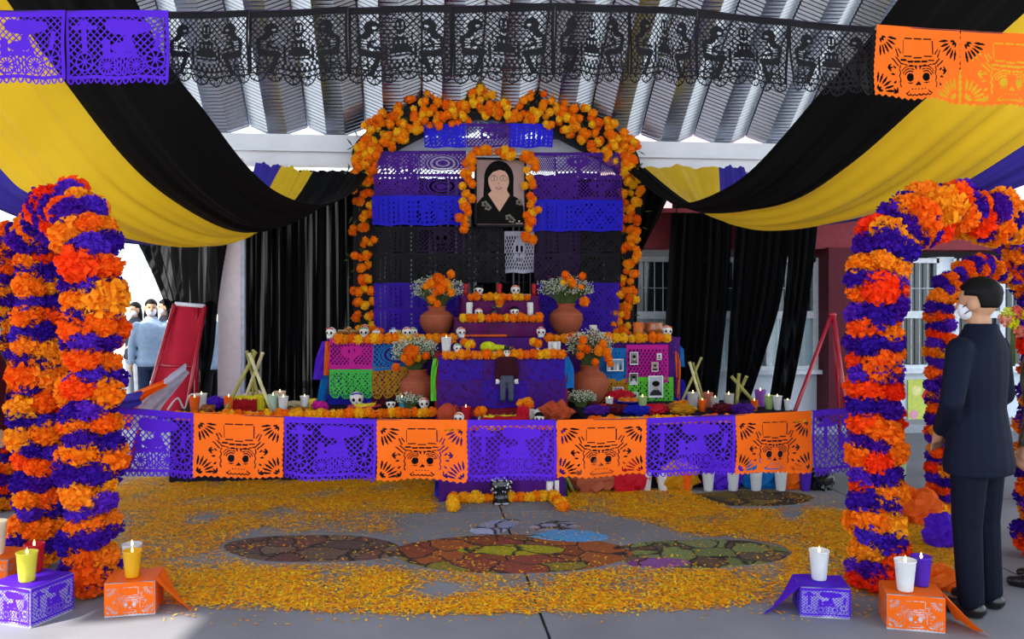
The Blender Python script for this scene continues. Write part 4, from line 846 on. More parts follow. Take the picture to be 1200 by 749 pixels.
# ------------------------------------------------------------------ offerings: bread, fruit, bowls
bread = M('bread_crust', '#a5672f', .7, var=.2, scale=30); straw = M('straw', '#8d5a34', .8, var=.2); sesame = M('sesame', '#d9c9a0', .8)
def basket(label, p, r, h, mat): t = thing('basket', label, 'basket', p); part('bowl', MB().lathe([(0, 0), (r * .6, 0), (r * .85, h * .5), (r, h), (r * 1.03, h * 1.02), (r * .95, h), (r * .6, h * .25), (0, h * .2)], 24), mat, t, True); part('rim', MB().tube([(r * math.cos(i * .2618), r * math.sin(i * .2618), h) for i in range(24)], h * .12, 6, True), mat, t, True); return t
p = at(408, 8.62, T1); basket('shallow brown basket of bread on tier corner', p, .145, .05, straw)
for k in range(7):
    a = k * 1.05; q = .07 if k < 6 else 0; t = thing('bread_roll', 'sesame bread roll heaped in shallow brown basket', 'bread', (p.x + q * math.cos(a), p.y + q * math.sin(a), p.z + (.03 if k < 6 else .06)), a, 'bread rolls in basket'); part('crust', MB().ball((0, 0, .018), (.042, .042, .026), 12, 7), bread, t, True)
    mb = MB()
    for i in range(14): e = R.uniform(.5, 1.5); b2 = R.uniform(0, 6.28); mb.ball((.042 * math.cos(e) * math.cos(b2), .042 * math.cos(e) * math.sin(b2), .018 + .026 * math.sin(e)), .005, 5, 4)
    part('sesame', mb, sesame, t)
def fringed(label, px, Y, z, w, h, d, cbody, crim):
    p = at(px, Y, z); t = thing('fringed_box', label, 'basket', p); part('body', MB().box((0, 0, h / 2), (w, d, h)), cbody, t); mb = MB()
    for i in range(130):
        u = R.uniform(-.5, .5); v = R.random(); c = Vector((u * w, -d / 2 - .002, v * h)); mb.add([c + Vector((-.008, 0, .01)), c + Vector((.008, 0, .01)), c + Vector((R.uniform(-.01, .01), -.014, -.012))], [(0, 1, 2)])
    part('fringe', mb, cbody, t); mb = MB()
    for i in range(60): c = Vector((R.uniform(-.55, .55) * w, R.uniform(-.5, .5) * d, h)); mb.ball(c, R.uniform(.012, .022), 6, 4)
    part('rim_tufts', mb, crim, t); return t
redf = M('red_fringe', '#a8141e', .8, var=.3, scale=40); yelf = M('yellow_tuft', '#e0cf2a', .8, var=.2, scale=40)
fringed('red fringed basket with yellow tuft rim under the reed tripod', 288, 8.0, TZ, .22, .11, .16, redf, yelf); fringed('yellow tufted small basket beside red fringed basket', 305, 8.02, TZ, .09, .12, .12, yelf, yelf)
def crumple(name, label, p, r, mat, cat='paper', seed=0):
    rr = random.Random(seed); ph = [rr.uniform(0, 6) for _ in range(6)]
    f_ = lambda d: 1 + .22 * math.sin(5 * d[0] + ph[0]) * math.sin(6 * d[1] + ph[1]) + .14 * math.sin(11 * d[0] + 7 * d[2] + ph[2]) + .10 * math.sin(13 * d[1] + ph[3])
    o = tag(part(name, MB().ball((0, 0, r[2] * .86), r, 18, 10, f_), mat, None), label, cat); o.location = p; return o
crumple('tissue_bunch', 'crumpled magenta tissue by corner of blue paper', at(374, 7.9, TZ), (.07, .06, .045), PAP['magenta'], seed=1); crumple('tissue_bunch', 'crumpled violet tissue between cups by reed tripod', at(252, 8.1, TZ), (.08, .06, .06), PAP['violet'], seed=2); crumple('tissue_bunch', 'dark brown bread loaf near orange cup by red easel', at(243, 7.95, TZ), (.06, .05, .03), bread, 'bread', 3)
crumple('bread_loaf', 'flat brown loaf beside white cup near magenta tissue', at(350, 7.86, TZ), (.09, .05, .022), bread, 'bread', 4); crumple('tissue_bunch', 'white paper bundle behind the reed tripod', at(262, 8.2, TZ), (.10, .05, .06), PAP['white'], seed=5); crumple('bread_loaf', 'pale bread behind peach cup', at(344, 8.15, TZ), (.12, .06, .03), sesame, 'bread', 6)
crumple('tissue_bunch', 'bundle of pink and white tissue under reed tripod', at(297, 8.2, TZ), (.13, .05, .075), M('pale_tissue', '#f2ddd2', .8), seed=15)
def plate(label, p, r, mat): t = thing('plate', label, 'plate', p); part('dish', MB().lathe([(0, 0), (r * .55, 0), (r * .7, .008), (r, .028), (r * 1.0, .033), (r * .68, .014), (0, .009)], 26), mat, t, True); part('rim', MB().tube([(r * math.cos(i * .2417), r * math.sin(i * .2417), .031) for i in range(26)], .004, 5, True), mat, t, True); return t
fruit_y = M('banana_yellow', '#e6cf2e', .5, var=.1); fruit_o = M('orange_fruit', '#e07a1e', .5, var=.1, bump=.1); fruit_r = M('apple_red', '#b3141c', .35, var=.2)
def banana(p, rz, label, group): t = thing('banana', label, 'fruit', p, rz, group); part('peel', MB().tube([(.075 * math.sin(a), 0, .05 - .05 * math.cos(a) + .012) for a in np.linspace(-1.1, 1.1, 9)], [.004, .012, .016, .017, .018, .017, .016, .012, .004], 8), fruit_y, t, True); part('stalk', MB().tube([(.066, 0, .04), (.078, 0, .056)], .004, 5), straw, t); return t
def fruit(p, r, mat, label, group): t = thing('fruit', label, 'fruit', p, 0, group); part('flesh', MB().ball((0, 0, r * .95), (r, r, r * .95), 14, 9, lambda d: 1 - .12 * max(0, d[2] - .8) * 4), mat, t, True); part('stalk', MB().tube([(0, 0, r * 1.7), (.003, 0, r * 1.98)], .0025, 5), straw, t); return t
p = at(427, 7.95, TZ); plate('magenta plate with yellow fruit before royal blue paper', p, .15, M('pink_plate', '#d42a68', .4)); [banana((p.x - .03 + .035 * k, p.y + .02 * k - .02, p.z + .014), .2 * k, 'yellow banana lying on magenta plate', 'bananas on magenta plate') for k in range(3)]
p = at(590, 7.35, .55); plate('wide dark plate of bananas on red petals on low step', p, .20, straw); [banana((p.x - .12 + .06 * k, p.y + .015 * (k % 2), p.z + .02), .3 * (k - 2), 'yellow banana on wide dark plate', 'bananas on low step') for k in range(5)]
crumple('petal_mound', 'mound of red petals before the front block', at(592, 7.12, .55), (.22, .09, .04), M('red_petals', '#b01420', .85, var=.4, scale=60), 'petals', 7); crumple('tissue_bunch', 'red tissue twist leaning on low step near candles', at(613, 7.3, .55), (.055, .05, .075), PAP['red'], seed=8)
p = at(736, 7.85, TZ); basket('violet bowl of oranges under ochre cut paper', p, .13, .055, PAP['royal']); [fruit((p.x + .06 * math.cos(k * 1.4), p.y + .05 * math.sin(k * 1.4), p.z + .02), .038, fruit_o, 'orange fruit heaped in violet bowl', 'oranges in violet bowl') for k in range(5)]
crumple('tissue_bunch', 'red tissue heap behind violet fruit bowl', at(727, 8.1, TZ), (.13, .05, .07), PAP['red'], seed=9); [fruit(at(705 + 6 * k, 7.62, TZ), .035, fruit_r, 'red apple beside white cup before jar', 'apples before jar') for k in range(2)]; [fruit(at(772 + 5.5 * k, 7.6, TZ), .032, fruit_r, 'red apple near brown loaf by green cut paper', 'apples by loaf') for k in range(2)]; crumple('bread_loaf', 'brown loaf lying near green cut paper', at(790, 7.65, TZ), (.07, .05, .028), bread, 'bread', 10)
crumple('tissue_bunch', 'wide orange petal heap beside first crossed reeds', at(806, 7.85, TZ), (.13, .07, .03), M('petal_orange', '#f08a1a', .85, var=.3, scale=50), 'petals', 11)
t = thing('clay_pot', 'fallen red clay pot at left of low step', 'pot', at(525, 7.45, .62), 0); t.rotation_euler = (0, 1.35, -.3); part('body', MB().lathe([(r * .5, z * .5 - .09) for r, z in jar_prof], 20), M('bright_clay', '#b5452c', .7, var=.15), t, True); part('rim', MB().tube([(.05 * math.cos(i * .3927), .05 * math.sin(i * .3927), .083) for i in range(16)], .006, 6, True), MATS['bright_clay'], t, True)
crumple('tissue_bunch', 'orange cloth bundle at right of low step', at(652, 7.4, .55), (.13, .1, .085), M('rust_cloth', '#b24a2a', .8, var=.15), 'cloth', 12)
for px, Y, mt, sd, lab in ((700, 7.35, 'purple', 41, 'dark purple tissue heap beside red apples'), (722, 7.4, 'wine', 42, 'wine red tissue heap before violet fruit bowl'), (745, 7.3, 'royal', 43, 'royal blue tissue heap before light green cup'), (768, 7.35, 'red', 44, 'red tissue heap before apples by loaf'), (848, 7.35, 'wine', 45, 'wine red tissue heap between crossed reeds'), (870, 7.3, 'purple', 46, 'dark purple tissue heap at second crossed reeds'), (800, 7.3, 'ochre', 47, 'ochre tissue heap under first crossed reeds')):
    crumple('tissue_bunch', lab, at(px, Y, TZ), (.11, .06, .045), PAP[mt], seed=sd)
# glazed pot on the right
p = at(767, 8.6, T1); t = thing('glazed_pot', 'glossy orange brown glazed clay pot next to thick orange candle', 'pot', p); glz = M('glazed_clay', '#b0622c', .18, var=.12, spec=.7); part('body', MB().lathe([(0, 0), (.06, 0), (.098, .05), (.1, .085), (.085, .12), (.092, .14), (.085, .142), (.078, .12), (0, .06)], 22), glz, t, True)
for s in (-1, 1): part('handle', MB().tube([(s * .088, 0, .12), (s * .125, 0, .11), (s * .125, 0, .075), (s * .098, 0, .06)], .009, 7), glz, t, True)
# things on the front block
p = at(578, 7.92, 1.115); t = thing('woven_gourd', 'yellow green gourd shaped bread on front block', 'bread', p); part('body', MB().ball((-.05, 0, .05), (.075, .06, .055), 16, 9).cap((0, 0, .045), (.14, 0, .04), .034, .022), M('gourd_yellow', '#cbd21e', .6, var=.3, scale=40), t, True); part('stalk', MB().tube([(.15, 0, .04), (.19, 0, .05)], .008, 6), straw, t)
def posy(label, p, n, r): t = thing('marigold_posy', label, 'flower', p); part('stem', MB().lathe([(0, 0), (.02, 0), (.014, .03), (.016, .055), (0, .055)], 10), gyp, t, True); [marigold(t, (R.uniform(-.05, .05), R.uniform(-.03, .03), .07 + R.uniform(0, .03)), r, .4) for _ in range(n)]; return t
posy('marigold posy on white stem standing on front block', at(549, 7.9, 1.115), 5, .035); posy('dark leaved marigold posy near white candles on front block', at(630, 7.9, 1.115), 5, .035); posy('marigold posy standing before front block on low step', at(562, 7.4, .55), 4, .038); posy('marigold posy leaning over red tissue on low step', at(617, 7.45, .6), 5, .042)
t = thing('black_figurine', 'small black figurine on middle of magenta tier', 'figurine', at(579, 8.7, 1.43)); part('body', MB().loft([(0, 0, 0, .04, .03), (0, 0, .03, .045, .03), (0, 0, .06, .03, .022), (0, 0, .075, .014, .014)], 12).ball((0, 0, .092), (.02, .02, .022), 10, 7), blks, t, True)
for s in (-1, 1): part('ear', MB().cap((s * .012, 0, .105), (s * .02, 0, .125), .007, .003, 6), blks, t, True)

# puppet hung on front block
p = W(594, 471, 7.668); t = thing('paper_puppet', 'standing skeleton puppet in maroon sweater, grey trousers and black hat', 'puppet', p)
swt = M('puppet_sweater', '#3a0f1c', .85, var=.1); trs = M('puppet_trousers', '#4d5263', .85, var=.1)
obj('sweater', remeshed(MB().loft([(0, 0, .235, .068, .035), (0, 0, .30, .072, .038), (0, 0, .385, .075, .035), (0, 0, .41, .035, .025)], 14).cap((-.065, 0, .385), (-.09, 0, .27), .026, .022).cap((-.09, 0, .27), (-.085, -.01, .215), .022, .018).cap((.065, 0, .385), (.09, 0, .27), .026, .022).cap((.09, 0, .27), (.085, -.01, .215), .022, .018), 'sweater', swt, .008), t)
obj('trousers', remeshed(MB().loft([(0, 0, .17, .066, .034), (0, 0, .21, .064, .034), (0, 0, .245, .064, .034)], 14).cap((-.034, 0, .19), (-.037, 0, .02), .033, .026).cap((.034, 0, .19), (.037, 0, .02), .033, .026), 'trousers', trs, .008), t)
part('head', MB().ball((0, -.002, .445), (.028, .028, .034), 14, 9).ball((0, -.006, .422), (.018, .02, .016), 10, 6), sug, t, True); part('hat', MB().lathe([(0, .468), (.042, .468), (.042, .474), (.026, .476), (.024, .505), (0, .508)], 16), blks, t, True)
for s in (-1, 1):
    part('eye_socket', MB().ball((s * .011, -.027, .45), (.007, .005, .008), 8, 5), drk, t, True); part('shoe', MB().ball((s * .037, -.015, .008), (.022, .036, .012), 10, 6), blks, t, True)
    mb = MB().ball((s * .087, -.012, .195), (.016, .011, .02), 10, 6)
    for k in range(4): mb.cap((s * .087 + (k - 1.5) * .007, -.014, .182), (s * .087 + (k - 1.5) * .009, -.016, .165), .004, .003, 6)
    mb.cap((s * .073, -.014, .195), (s * .066, -.018, .18), .004, .003, 6); part('hand', mb, sug, t, True)

# ------------------------------------------------------------------ reed sticks, easels, streamers
reed_m = M('reed', '#a9a35a', .6, var=.25, scale=12); reed_d = M('reed_pale', '#d8cfa0', .6, var=.2, scale=12)
def reed(parent, a, b_, r, m):
    a, b_ = Vector(a), Vector(b_); n = 4; mb = MB(); path = []; rr = []
    for k in range(n):
        for f, q in ((0.02, 1.), (.9, 1.), (.95, 1.22), (1., 1.0)): path.append(a.lerp(b_, (k + f) / n)); rr.append(r * q)
    o = part('reed', mb.tube(path, rr, 8), m, parent, True); return o
def reeds(label, sticks, Y, z):
    p0 = at(sticks[0][0], Y, z); t = thing('reed_tripod', label, 'reed sticks', p0)
    for xa, ya, dya, xb, yb, dyb, r, m in sticks:
        a = W(xa, ya, Y + dya); a.z = max(z, a.z) if ya < 470 else z; b_ = W(xb, yb, Y + dyb); reed(t, a - p0, b_ - p0, r, m)
    return t
reeds('tripod of green reed sticks tied over red fringed basket', [(263, 478, -.12, 300, 412, .0, .017, reed_m), (318, 478, -.1, 292, 414, -.02, .016, reed_d), (283, 478, .16, 308, 413, -.02, .016, reed_d), (296, 478, .14, 297, 410, .03, .014, reed_m), (306, 478, .1, 289, 411, .03, .015, reed_m)], 7.98, TZ)
reeds('three crossed green reeds beside the photo covered block', [(797, 480, -.05, 822, 419, .05, .012, reed_m), (823, 480, -.05, 808, 424, .03, .014, reed_d), (826, 480, -.02, 812, 425, .06, .013, reed_m)], 7.95, TZ)
reeds('three crossed reeds standing before slanting black curtain', [(889, 480, -.1, 857, 441, .05, .016, reed_m), (863, 480, -.05, 866, 438, .03, .017, reed_m), (860, 480, .1, 875, 441, -.03, .015, reed_m)], 7.8, TZ)
g0, g1 = G(672, 577), W(662, 556, 7.0); t = thing('reed_stick', 'single reed leaning beside low step on floor', 'reed sticks', (g0.x, g0.y, 0)); reed(t, (0, 0, .012), g1 - Vector((g0.x, g0.y, 0)), .014, reed_m)
lac = M('red_lacquer', '#b3142c', .25, var=.08, spec=.7); redcl = M('red_cloth', '#c41f38', .6, var=.12, scale=5)
p = at(215, 8.4); t = thing('red_easel', 'red easel with slanting red cloth panel behind low garland', 'easel', (p.x, p.y, 0))
TL, TR, BL, BR = W(205, 356, 8.62), W(240, 359, 8.62), at(150, 8.42, 0), at(206, 8.42, 0); o_ = Vector((p.x, p.y, 0))
part('leg', MB().tube([BL - o_, TL - o_], .022, 8), lac, t, True); part('leg', MB().tube([BR - o_, TR - o_], .022, 8), lac, t, True); part('leg', MB().tube([at(229, 8.95) - o_, W(231, 357, 8.65) - o_], .024, 8), lac, t, True)
part('crossbar', MB().tube([TL - o_, TR - o_], .02, 8), white_p, t, True)
def pan_fn(s, q): a = BL.lerp(TL, .30 + .7 * q); b2 = BR.lerp(TR, .30 + .7 * q); v = a.lerp(b2, s); v.y += .03 + .035 * math.sin(s * 6 + q * 3.5) * (1 - q * .4); return v - o_
part('cloth_panel', MB().grid(pan_fn, 24, 24), redcl, t, True); part('crossbar', MB().tube([BL.lerp(TL, .62) - o_, BR.lerp(TR, .62) - o_], .014, 8), lac, t, True); part('ledge', MB().box(tuple(BL.lerp(TL, .31).lerp(BR.lerp(TR, .31), .5) - o_ + Vector((0, -.03, 0))), (.42, .1, .025)), PAP['violet'], t)
p = at(950, 8.3); o_ = Vector((p.x, p.y, 0)); t = thing('red_easel', 'bare glossy red tube easel before maroon column', 'easel', o_)
tp = W(974, 369, 8.3); part('leg', MB().tube([at(908, 8.0) - o_, tp - o_], .02, 8), lac, t, True); part('leg', MB().tube([at(1000, 8.05) - o_, tp - o_ + Vector((.02, 0, 0))], .026, 8), lac, t, True); part('leg', MB().tube([at(985, 8.75) - o_, tp - o_ + Vector((.03, 0, 0))], .02, 8), lac, t, True); part('hinge_cap', MB().ball(tp - o_ + Vector((.015, 0, 0)), (.045, .03, .025), 10, 6), lac, t, True)
def ribbon(label, la, lb, d, mat, amp=.03):
    A = curve_pts([U(*q, d) for q in la], 16); B = curve_pts([U(*q, d) for q in lb], 16)
    def fn(s, q): i = int(round(q * 16)); v = A[i].lerp(B[i], s); v.y += amp * math.sin(s * 9 + q * 4); return v
    tag(part('cloth_streamer', MB().grid(fn, 14, 16), mat, None, True), label, 'cloth')
ribbon('white cloth streamer sloping down from red easel', [(217, 426), (195, 442), (165, 470), (150, 500)], [(221, 438), (206, 458), (188, 482), (180, 510)], 7.6, PAP['white']); ribbon('orange cloth streamer below white one near pompom arch', [(190, 446), (165, 456), (140, 468), (125, 490)], [(196, 452), (172, 466), (160, 482), (150, 505)], 7.5, PAP['orange']); ribbon('pale violet cloth streamer lowest of three near pompom arch', [(166, 458), (145, 463), (125, 470)], [(165, 474), (150, 482), (130, 492)], 7.4, cloth_p)
tag(part('white_cable', MB().tube(curve_pts([at(196, 7.9, .62), at(208, 7.95, .72), at(216, 8.0, .62), at(222, 7.95, .74), at(229, 7.9, .76)], 24), .008, 6), white_p, None, True), 'thin white cable looping beside orange cup on table', 'cable')

# posters on the building wall
def poster(label, px, py, wpx, hpx, colr, spots):
    c = W(px, py + hpx / 2, FY - .03); w_, h_ = wpx * 10.6 / 1000, hpx * 10.6 / 1000; t = thing('poster', label, 'poster', c); part('sheet', MB().box((0, 0, h_ / 2), (w_, .008, h_)), M('poster_' + colr, colr, .5), t)
    for x, z, r, cc, n in spots: part('print', MB().plate(ellp(x * w_, z * h_, r * w_, r * w_, n), -.008, -.003), M('poster_' + cc, cc, .5), t)
poster('yellow green poster with red hexagon on pale wall', 1080, 470, 34, 52, '#d6e06a', [(.25, .62, .26, '#d22a4a', 6), (-.3, .2, .16, '#f0a8c0', 12), (-.2, .75, .18, '#f6f0a0', 12), (.2, .2, .14, '#3b86d8', 4)]); poster('turquoise and yellow poster beside red tube easel', 996, 458, 18, 44, '#a8dce0', [(-.2, .3, .25, '#e8d94a', 4), (.2, .7, .2, '#5fc070', 3)])

# ------------------------------------------------------------------ paper wrapped boxes at the arch feet
card = M('white_card', '#c4c4cc', .8)
def paper_box(label, g, w, d, h, rz, col, mask, flap=None):
    t = thing('paper_box', label, 'box', (g.x, g.y, 0), rz); part('carton', MB().box((0, 0, h / 2), (w, d, h)), card, t)
    def sheet(fn): obj('paper_sheet', banner_mesh('paper_sheet', MSK[mask], fn, PAP[col]), t)
    e = .004
    sheet(lambda s, q: np.stack([(s - .5) * w * 1.01, np.full_like(s, -d / 2 - e) - .004 * np.sin(s * 8), h - q * h * .97], 1))
    sheet(lambda s, q: np.stack([np.full_like(s, -w / 2 - e), (.5 - s) * d, h - q * h * .97], 1)); sheet(lambda s, q: np.stack([np.full_like(s, w / 2 + e), (s - .5) * d, h - q * h * .97], 1))
    part('top_sheet', MB().grid(lambda s, q: ((s - .5) * w * 1.02, (q - .5) * d * 1.02, h + e + .002 * math.sin(9 * s + 5 * q)), 10, 8), PAP[col], t, True)
    if flap: part('paper_flap', MB().grid(lambda s, q: (flap * (w / 2 + e) + flap * q * (w * .75) * (1 - .55 * s), (s - .5) * d - .01, (h + .002) * (1 - q) ** 1.15 + .004 + .006 * math.sin(s * 9)), 14, 12), PAP[col], t, True)
    return t
pb1 = G(38, 722); paper_box('violet lattice paper box on floor with yellow and red candles', pb1, .26, .26, .19, math.radians(-24), 'violet', 'cart')
pb2 = G(158, 713); paper_box('orange paper box with flared side beside pompom arch foot', pb2, .24, .22, .17, math.radians(6), 'orange', 'skull', 1)
pb3 = G(-2, 684); paper_box('orange paper box behind the violet lattice box', pb3, .26, .24, .17, math.radians(-8), 'orange', 'skull')
pb4 = G(962, 716); paper_box('violet lattice paper box slumped open beside right pompom arch', pb4, .24, .2, .15, math.radians(-14), 'violet', 'cart', -1)
pb5 = G(1068, 731); paper_box('orange paper box with ragged side near black shoes', pb5, .26, .2, .17, math.radians(-20), 'orange', 'skull', 1)
def on(g, dx, dy, z): return (g.x + dx, g.y + dy, z)
cup('yellowcup', '#e9e04a', on(pb1, .0, -.06, .197), .15, 'yellow cup candle on violet lattice box'); cup('red', '#c81e2a', on(pb1, -.03, .09, .197), .15, 'red cup candle on violet lattice box behind yellow')
cup('goldcup', '#f0b41e', on(pb2, .0, -.04, .177), .14, 'golden yellow cup candle on flared orange box'); cup('clearcup', '#cfcfd6', on(pb2, -.03, .05, .177), .15, 'grey white cup candle on flared orange box'); cup('creamcup', '#fff2d0', on(pb3, .0, -.04, .177), .19, 'tall cream cup candle at picture edge on orange box')
cup('white', WHT, on(pb4, -.0, .02, .157), .155, 'white cup candle on slumped violet box'); cup('white', WHT, on(pb5, -.05, -.03, .177), .155, 'white cup candle on ragged orange box'); cup('violet', '#5a2ec2', on(pb5, .07, .03, .177), .15, 'violet cup candle on ragged orange box', lit=True)
# rear right: orange cone wrap, green candle, violet wrap, marigold bunches
g = G(1076, 612); crumple('tissue_bunch', 'orange tissue mound at foot of slim right arch', (g.x, g.y, 0), (.17, .12, .13), otissue, seed=21); g = U(1068, 594, 6.9); cup('lime', '#b7d68a', (g.x, g.y + .25, .0), .30, 'tall light green cup candle behind orange tissue mound')
g = G(1104, 640); crumple('tissue_bunch', 'violet tissue heap on floor behind man in suit', (g.x, g.y, 0), (.12, .1, .11), PAP['violet'], seed=22); a, b_ = G(1086, 612), G(1108, 604); mrow('few marigolds on greens behind man in suit', (a.x, a.y, .0), (b_.x, b_.y, .0), 6, .05, .4)
g = G(1098, 690); crumple('tissue_bunch', 'red orange tissue on floor by shoes of man', (g.x, g.y, 0), (.14, .08, .07), PAP['orange'], seed=23); g = G(20, 650); crumple('tissue_bunch', 'orange tissue ball behind violet lattice box', (g.x, g.y, 0), (.08, .08, .07), otissue, seed=24)
g = G(930, 572); crumple('tissue_bunch', 'orange tissue bunch on floor at right table end', (g.x, g.y, 0), (.16, .08, .11), PAP['orange'], seed=25); g = G(963, 574); crumple('plastic_bag', 'shiny black plastic bag on floor past table end', (g.x, g.y, 0), (.11, .1, .1), blks, 'bag', 26)
for k, (px, mt, lab) in enumerate(((795, 'ochre', 'gold cloth bundle on floor under right table'), (845, 'violet', 'violet cloth bundle on floor under right table'), (890, 'sky', 'blue cloth bundle on floor under right table'), (735, 'red', 'red cloth bundle on floor under right table'), (692, 'ochre', 'brown clay coloured bundle under right table'))):
    p = at(px, 7.03); crumple('cloth_bundle', lab, (p.x, 7.0, 0), (.16, .06, .13), clay if k == 4 else PAP[mt], 'cloth', 30 + k)
tail('royal blue cloth strip at left of low step', [(517, 540), (517, 560), (516, 582)], .09, PAP['royal'], 6.86); tail('dark green cloth strip at right of low step', [(656, 540), (657, 560), (658, 582)], .10, M('dark_green', '#0f4a2e', .7), 6.86)

# ------------------------------------------------------------------ people
SK = M('skin_tan', '#b98a6c', .55, var=.06, spec=.3); HB = M('hair_black', '#0d0b0c', .6, var=.3, scale=60); MK = M('face_mask', '#e6e8f0', .7); SHOE = M('black_leather', '#0b0b0d', .3, spec=.6); EYE = M('eye_dark', '#17100e', .3)
def person(label, p, facing, hgt, top, legs, pose='down', voxel=.011, hair='short', mask=True, wide=1., long_coat=False, cap=None, shoe=SHOE, skirt=False):
    t = thing('person', label, 'person', (p.x, p.y, 0), facing); k = hgt / 1.75; t.scale = (wide, wide ** .5, 1); S = lambda v: tuple(q * k for q in v)
    sh = .185; el = {}; wr = {}
    for s in (-1, 1):
        if pose == 'clasp': el[s] = (s * .265, .0, 1.13); wr[s] = (s * .10, .14, .95)
        elif pose == 'phone': el[s] = (s * .24, .04, 1.16); wr[s] = (s * .08, .26, 1.26)
        elif pose == 'elbow': el[s] = (s * .25, -.05, 1.14); wr[s] = (s * .2, .2, 1.08)
        else: el[s] = (s * .245, -.01, 1.13); wr[s] = (s * .255, .05, .88)
    tors = [(0, .005, .82, .15, .10), (0, 0, .92, .165, .115), (0, .005, 1.08, .14, .098), (0, .01, 1.25, .165, .112), (0, .005, 1.37, .175, .105), (0, -.005, 1.44, .12, .08), (0, -.01, 1.49, .06, .06)]
    def L(mb, secs, g=0.): mb.loft([(cx * k, cy * k, z * k, (rx + g) * k, (ry + g) * k) for cx, cy, z, rx, ry in secs], 18)
    def C(mb, a, b_, ra, rb): mb.cap(S(a), S(b_), ra * k, rb * k)
    hd = (0, .012, 1.635); mb = MB(); L(mb, tors)
    C(mb, (0, -.01, 1.44), (0, .0, 1.56), .056, .052)
    mb.ball(S((0, .002, 1.65)), S((.074, .094, .1)), 18, 12); mb.ball(S((0, .03, 1.585)), S((.055, .062, .066)), 14, 9); C(mb, (0, .088, 1.64), (0, .108, 1.608), .011, .015)
    for s in (-1, 1):
        mb.ball(S((s * .075, -.005, 1.625)), S((.016, .028, .038)), 10, 7)
        C(mb, (s * sh, 0, 1.40), el[s], .05, .04); C(mb, el[s], wr[s], .039, .028)
        d = (Vector(wr[s]) - Vector(el[s])).normalized(); w_ = Vector(wr[s]); lat = Vector((0, 1, 0)) if pose == 'down' else Vector((1, 0, 0)); lat = (lat - d * lat.dot(d)).normalized()
        pm = w_ + d * .05; C(mb, tuple(w_), tuple(w_ + d * .07), .027, .03)
        for q in range(4):
            b0 = w_ + d * .085 + lat * (q - 1.5) * .019; ln = (.062, .074, .07, .055)[q]; m1 = b0 + d * ln * .55; in_ = Vector((-s, 0, 0)) if pose == 'down' else Vector((0, 0, -1)); C(mb, tuple(b0), tuple(m1), .0095, .009); C(mb, tuple(m1), tuple(m1 + d * ln * .35 + in_ * ln * .3), .009, .0078)
        tb = w_ + d * .03 + lat * .03; C(mb, tuple(tb), tuple(tb + d * .04 + lat * .03), .011, .0095); C(mb, tuple(tb + d * .04 + lat * .03), tuple(tb + d * .075 + lat * .03), .0095, .008)
        C(mb, (s * .088, 0, .90), (s * .092, .01, .48), .082, .052); C(mb, (s * .092, .01, .48), (s * .095, -.01, .09), .05, .034); C(mb, (s * .095, -.02, .045), (s * .105, .14, .035), .034, .03)
    obj('body', remeshed(mb, 'body', SK, voxel, 3), t)
    mb = MB(); hem = .74 if long_coat else .84
    L(mb, [(0, 0, hem, .178 if long_coat else .165, .128), (0, 0, hem + .06, .18, .13)] + [q for q in tors if q[2] > hem + .08 and q[2] < 1.46], .022); L(mb, [(0, -.004, 1.38, .19, .12), (0, -.008, 1.45, .13, .1), (0, -.012, 1.50, .082, .08), (0, -.012, 1.525, .074, .074)])
    for s in (-1, 1): C(mb, (s * sh, 0, 1.395), el[s], .066, .056); C(mb, el[s], tuple(Vector(el[s]).lerp(Vector(wr[s]), .93)), .055, .042)
    j = obj('jacket', remeshed(mb, 'jacket', top, voxel, 3), t)
    mb = MB(); L(mb, [(0, 0, .80, .155, .11), (0, 0, .9, .17, .12), (0, 0, 1.0, .16, .112)], .014)
    if skirt: L(mb, [(0, 0, .48, .2, .16), (0, 0, .7, .19, .145), (0, 0, .95, .165, .118)], .014)
    else:
        for s in (-1, 1): C(mb, (s * .088, 0, .88), (s * .093, .012, .48), .094, .072); C(mb, (s * .093, .012, .48), (s * .096, -.008, .075), .07, .062)
    obj('trousers' if not skirt else 'skirt', remeshed(mb, 'trousers', legs, voxel, 3), t)
    for s in (-1, 1):
        mb = MB(); C(mb, (s * .096, -.035, .045), (s * .104, .10, .04), .046, .042); C(mb, (s * .104, .08, .038), (s * .11, .165, .03), .043, .03); mb.v = [(x, y, max(z, .0)) for x, y, z in mb.v]; part('shoe', mb, shoe, t, True)
        part('eye', MB().ball(S((s * .03, .088, 1.655)), S((.012, .008, .008)), 10, 6), EYE, t, True)
    def hf(d): return (.80 if (d[1] > .5 and d[2] < .4) or d[2] < -.62 or (d[1] > -.25 and d[2] < .08) else 1. if d[2] > .05 or d[1] > -.2 else .95) * (1 + .025 * math.sin(17 * d[0]) * math.sin(19 * d[1] + 5 * d[2]))
    mb = MB(); mb.ball(S((0, -.008, 1.668)), S((.088, .108, .106)), 30, 20, hf)
    if hair == 'long': mb.loft([(cx * k, cy * k, z * k, rx * k, ry * k) for cx, cy, z, rx, ry in ((0, -.075, 1.28, .06, .022), (0, -.08, 1.4, .09, .035), (0, -.065, 1.55, .095, .05), (0, -.04, 1.66, .085, .07))], 16)
    part('hair', mb, HB, t, True)
    if mask:
        part('face_mask', MB().ball(S((0, .036, 1.595)), S((.067, .068, .064)), 18, 12, lambda d: (1.0 if d[1] > -.4 else .8) * (1 - .12 * max(0, d[1]) ** 4)), MK, t, True)
        for s in (-1, 1): part('mask_loop', MB().tube([S((s * .06, .05, 1.61)), S((s * .079, .01, 1.63)), S((s * .08, -.015, 1.61)), S((s * .062, .04, 1.575))], .003, 5), M('mask_loop', '#3b4150', .7), t)
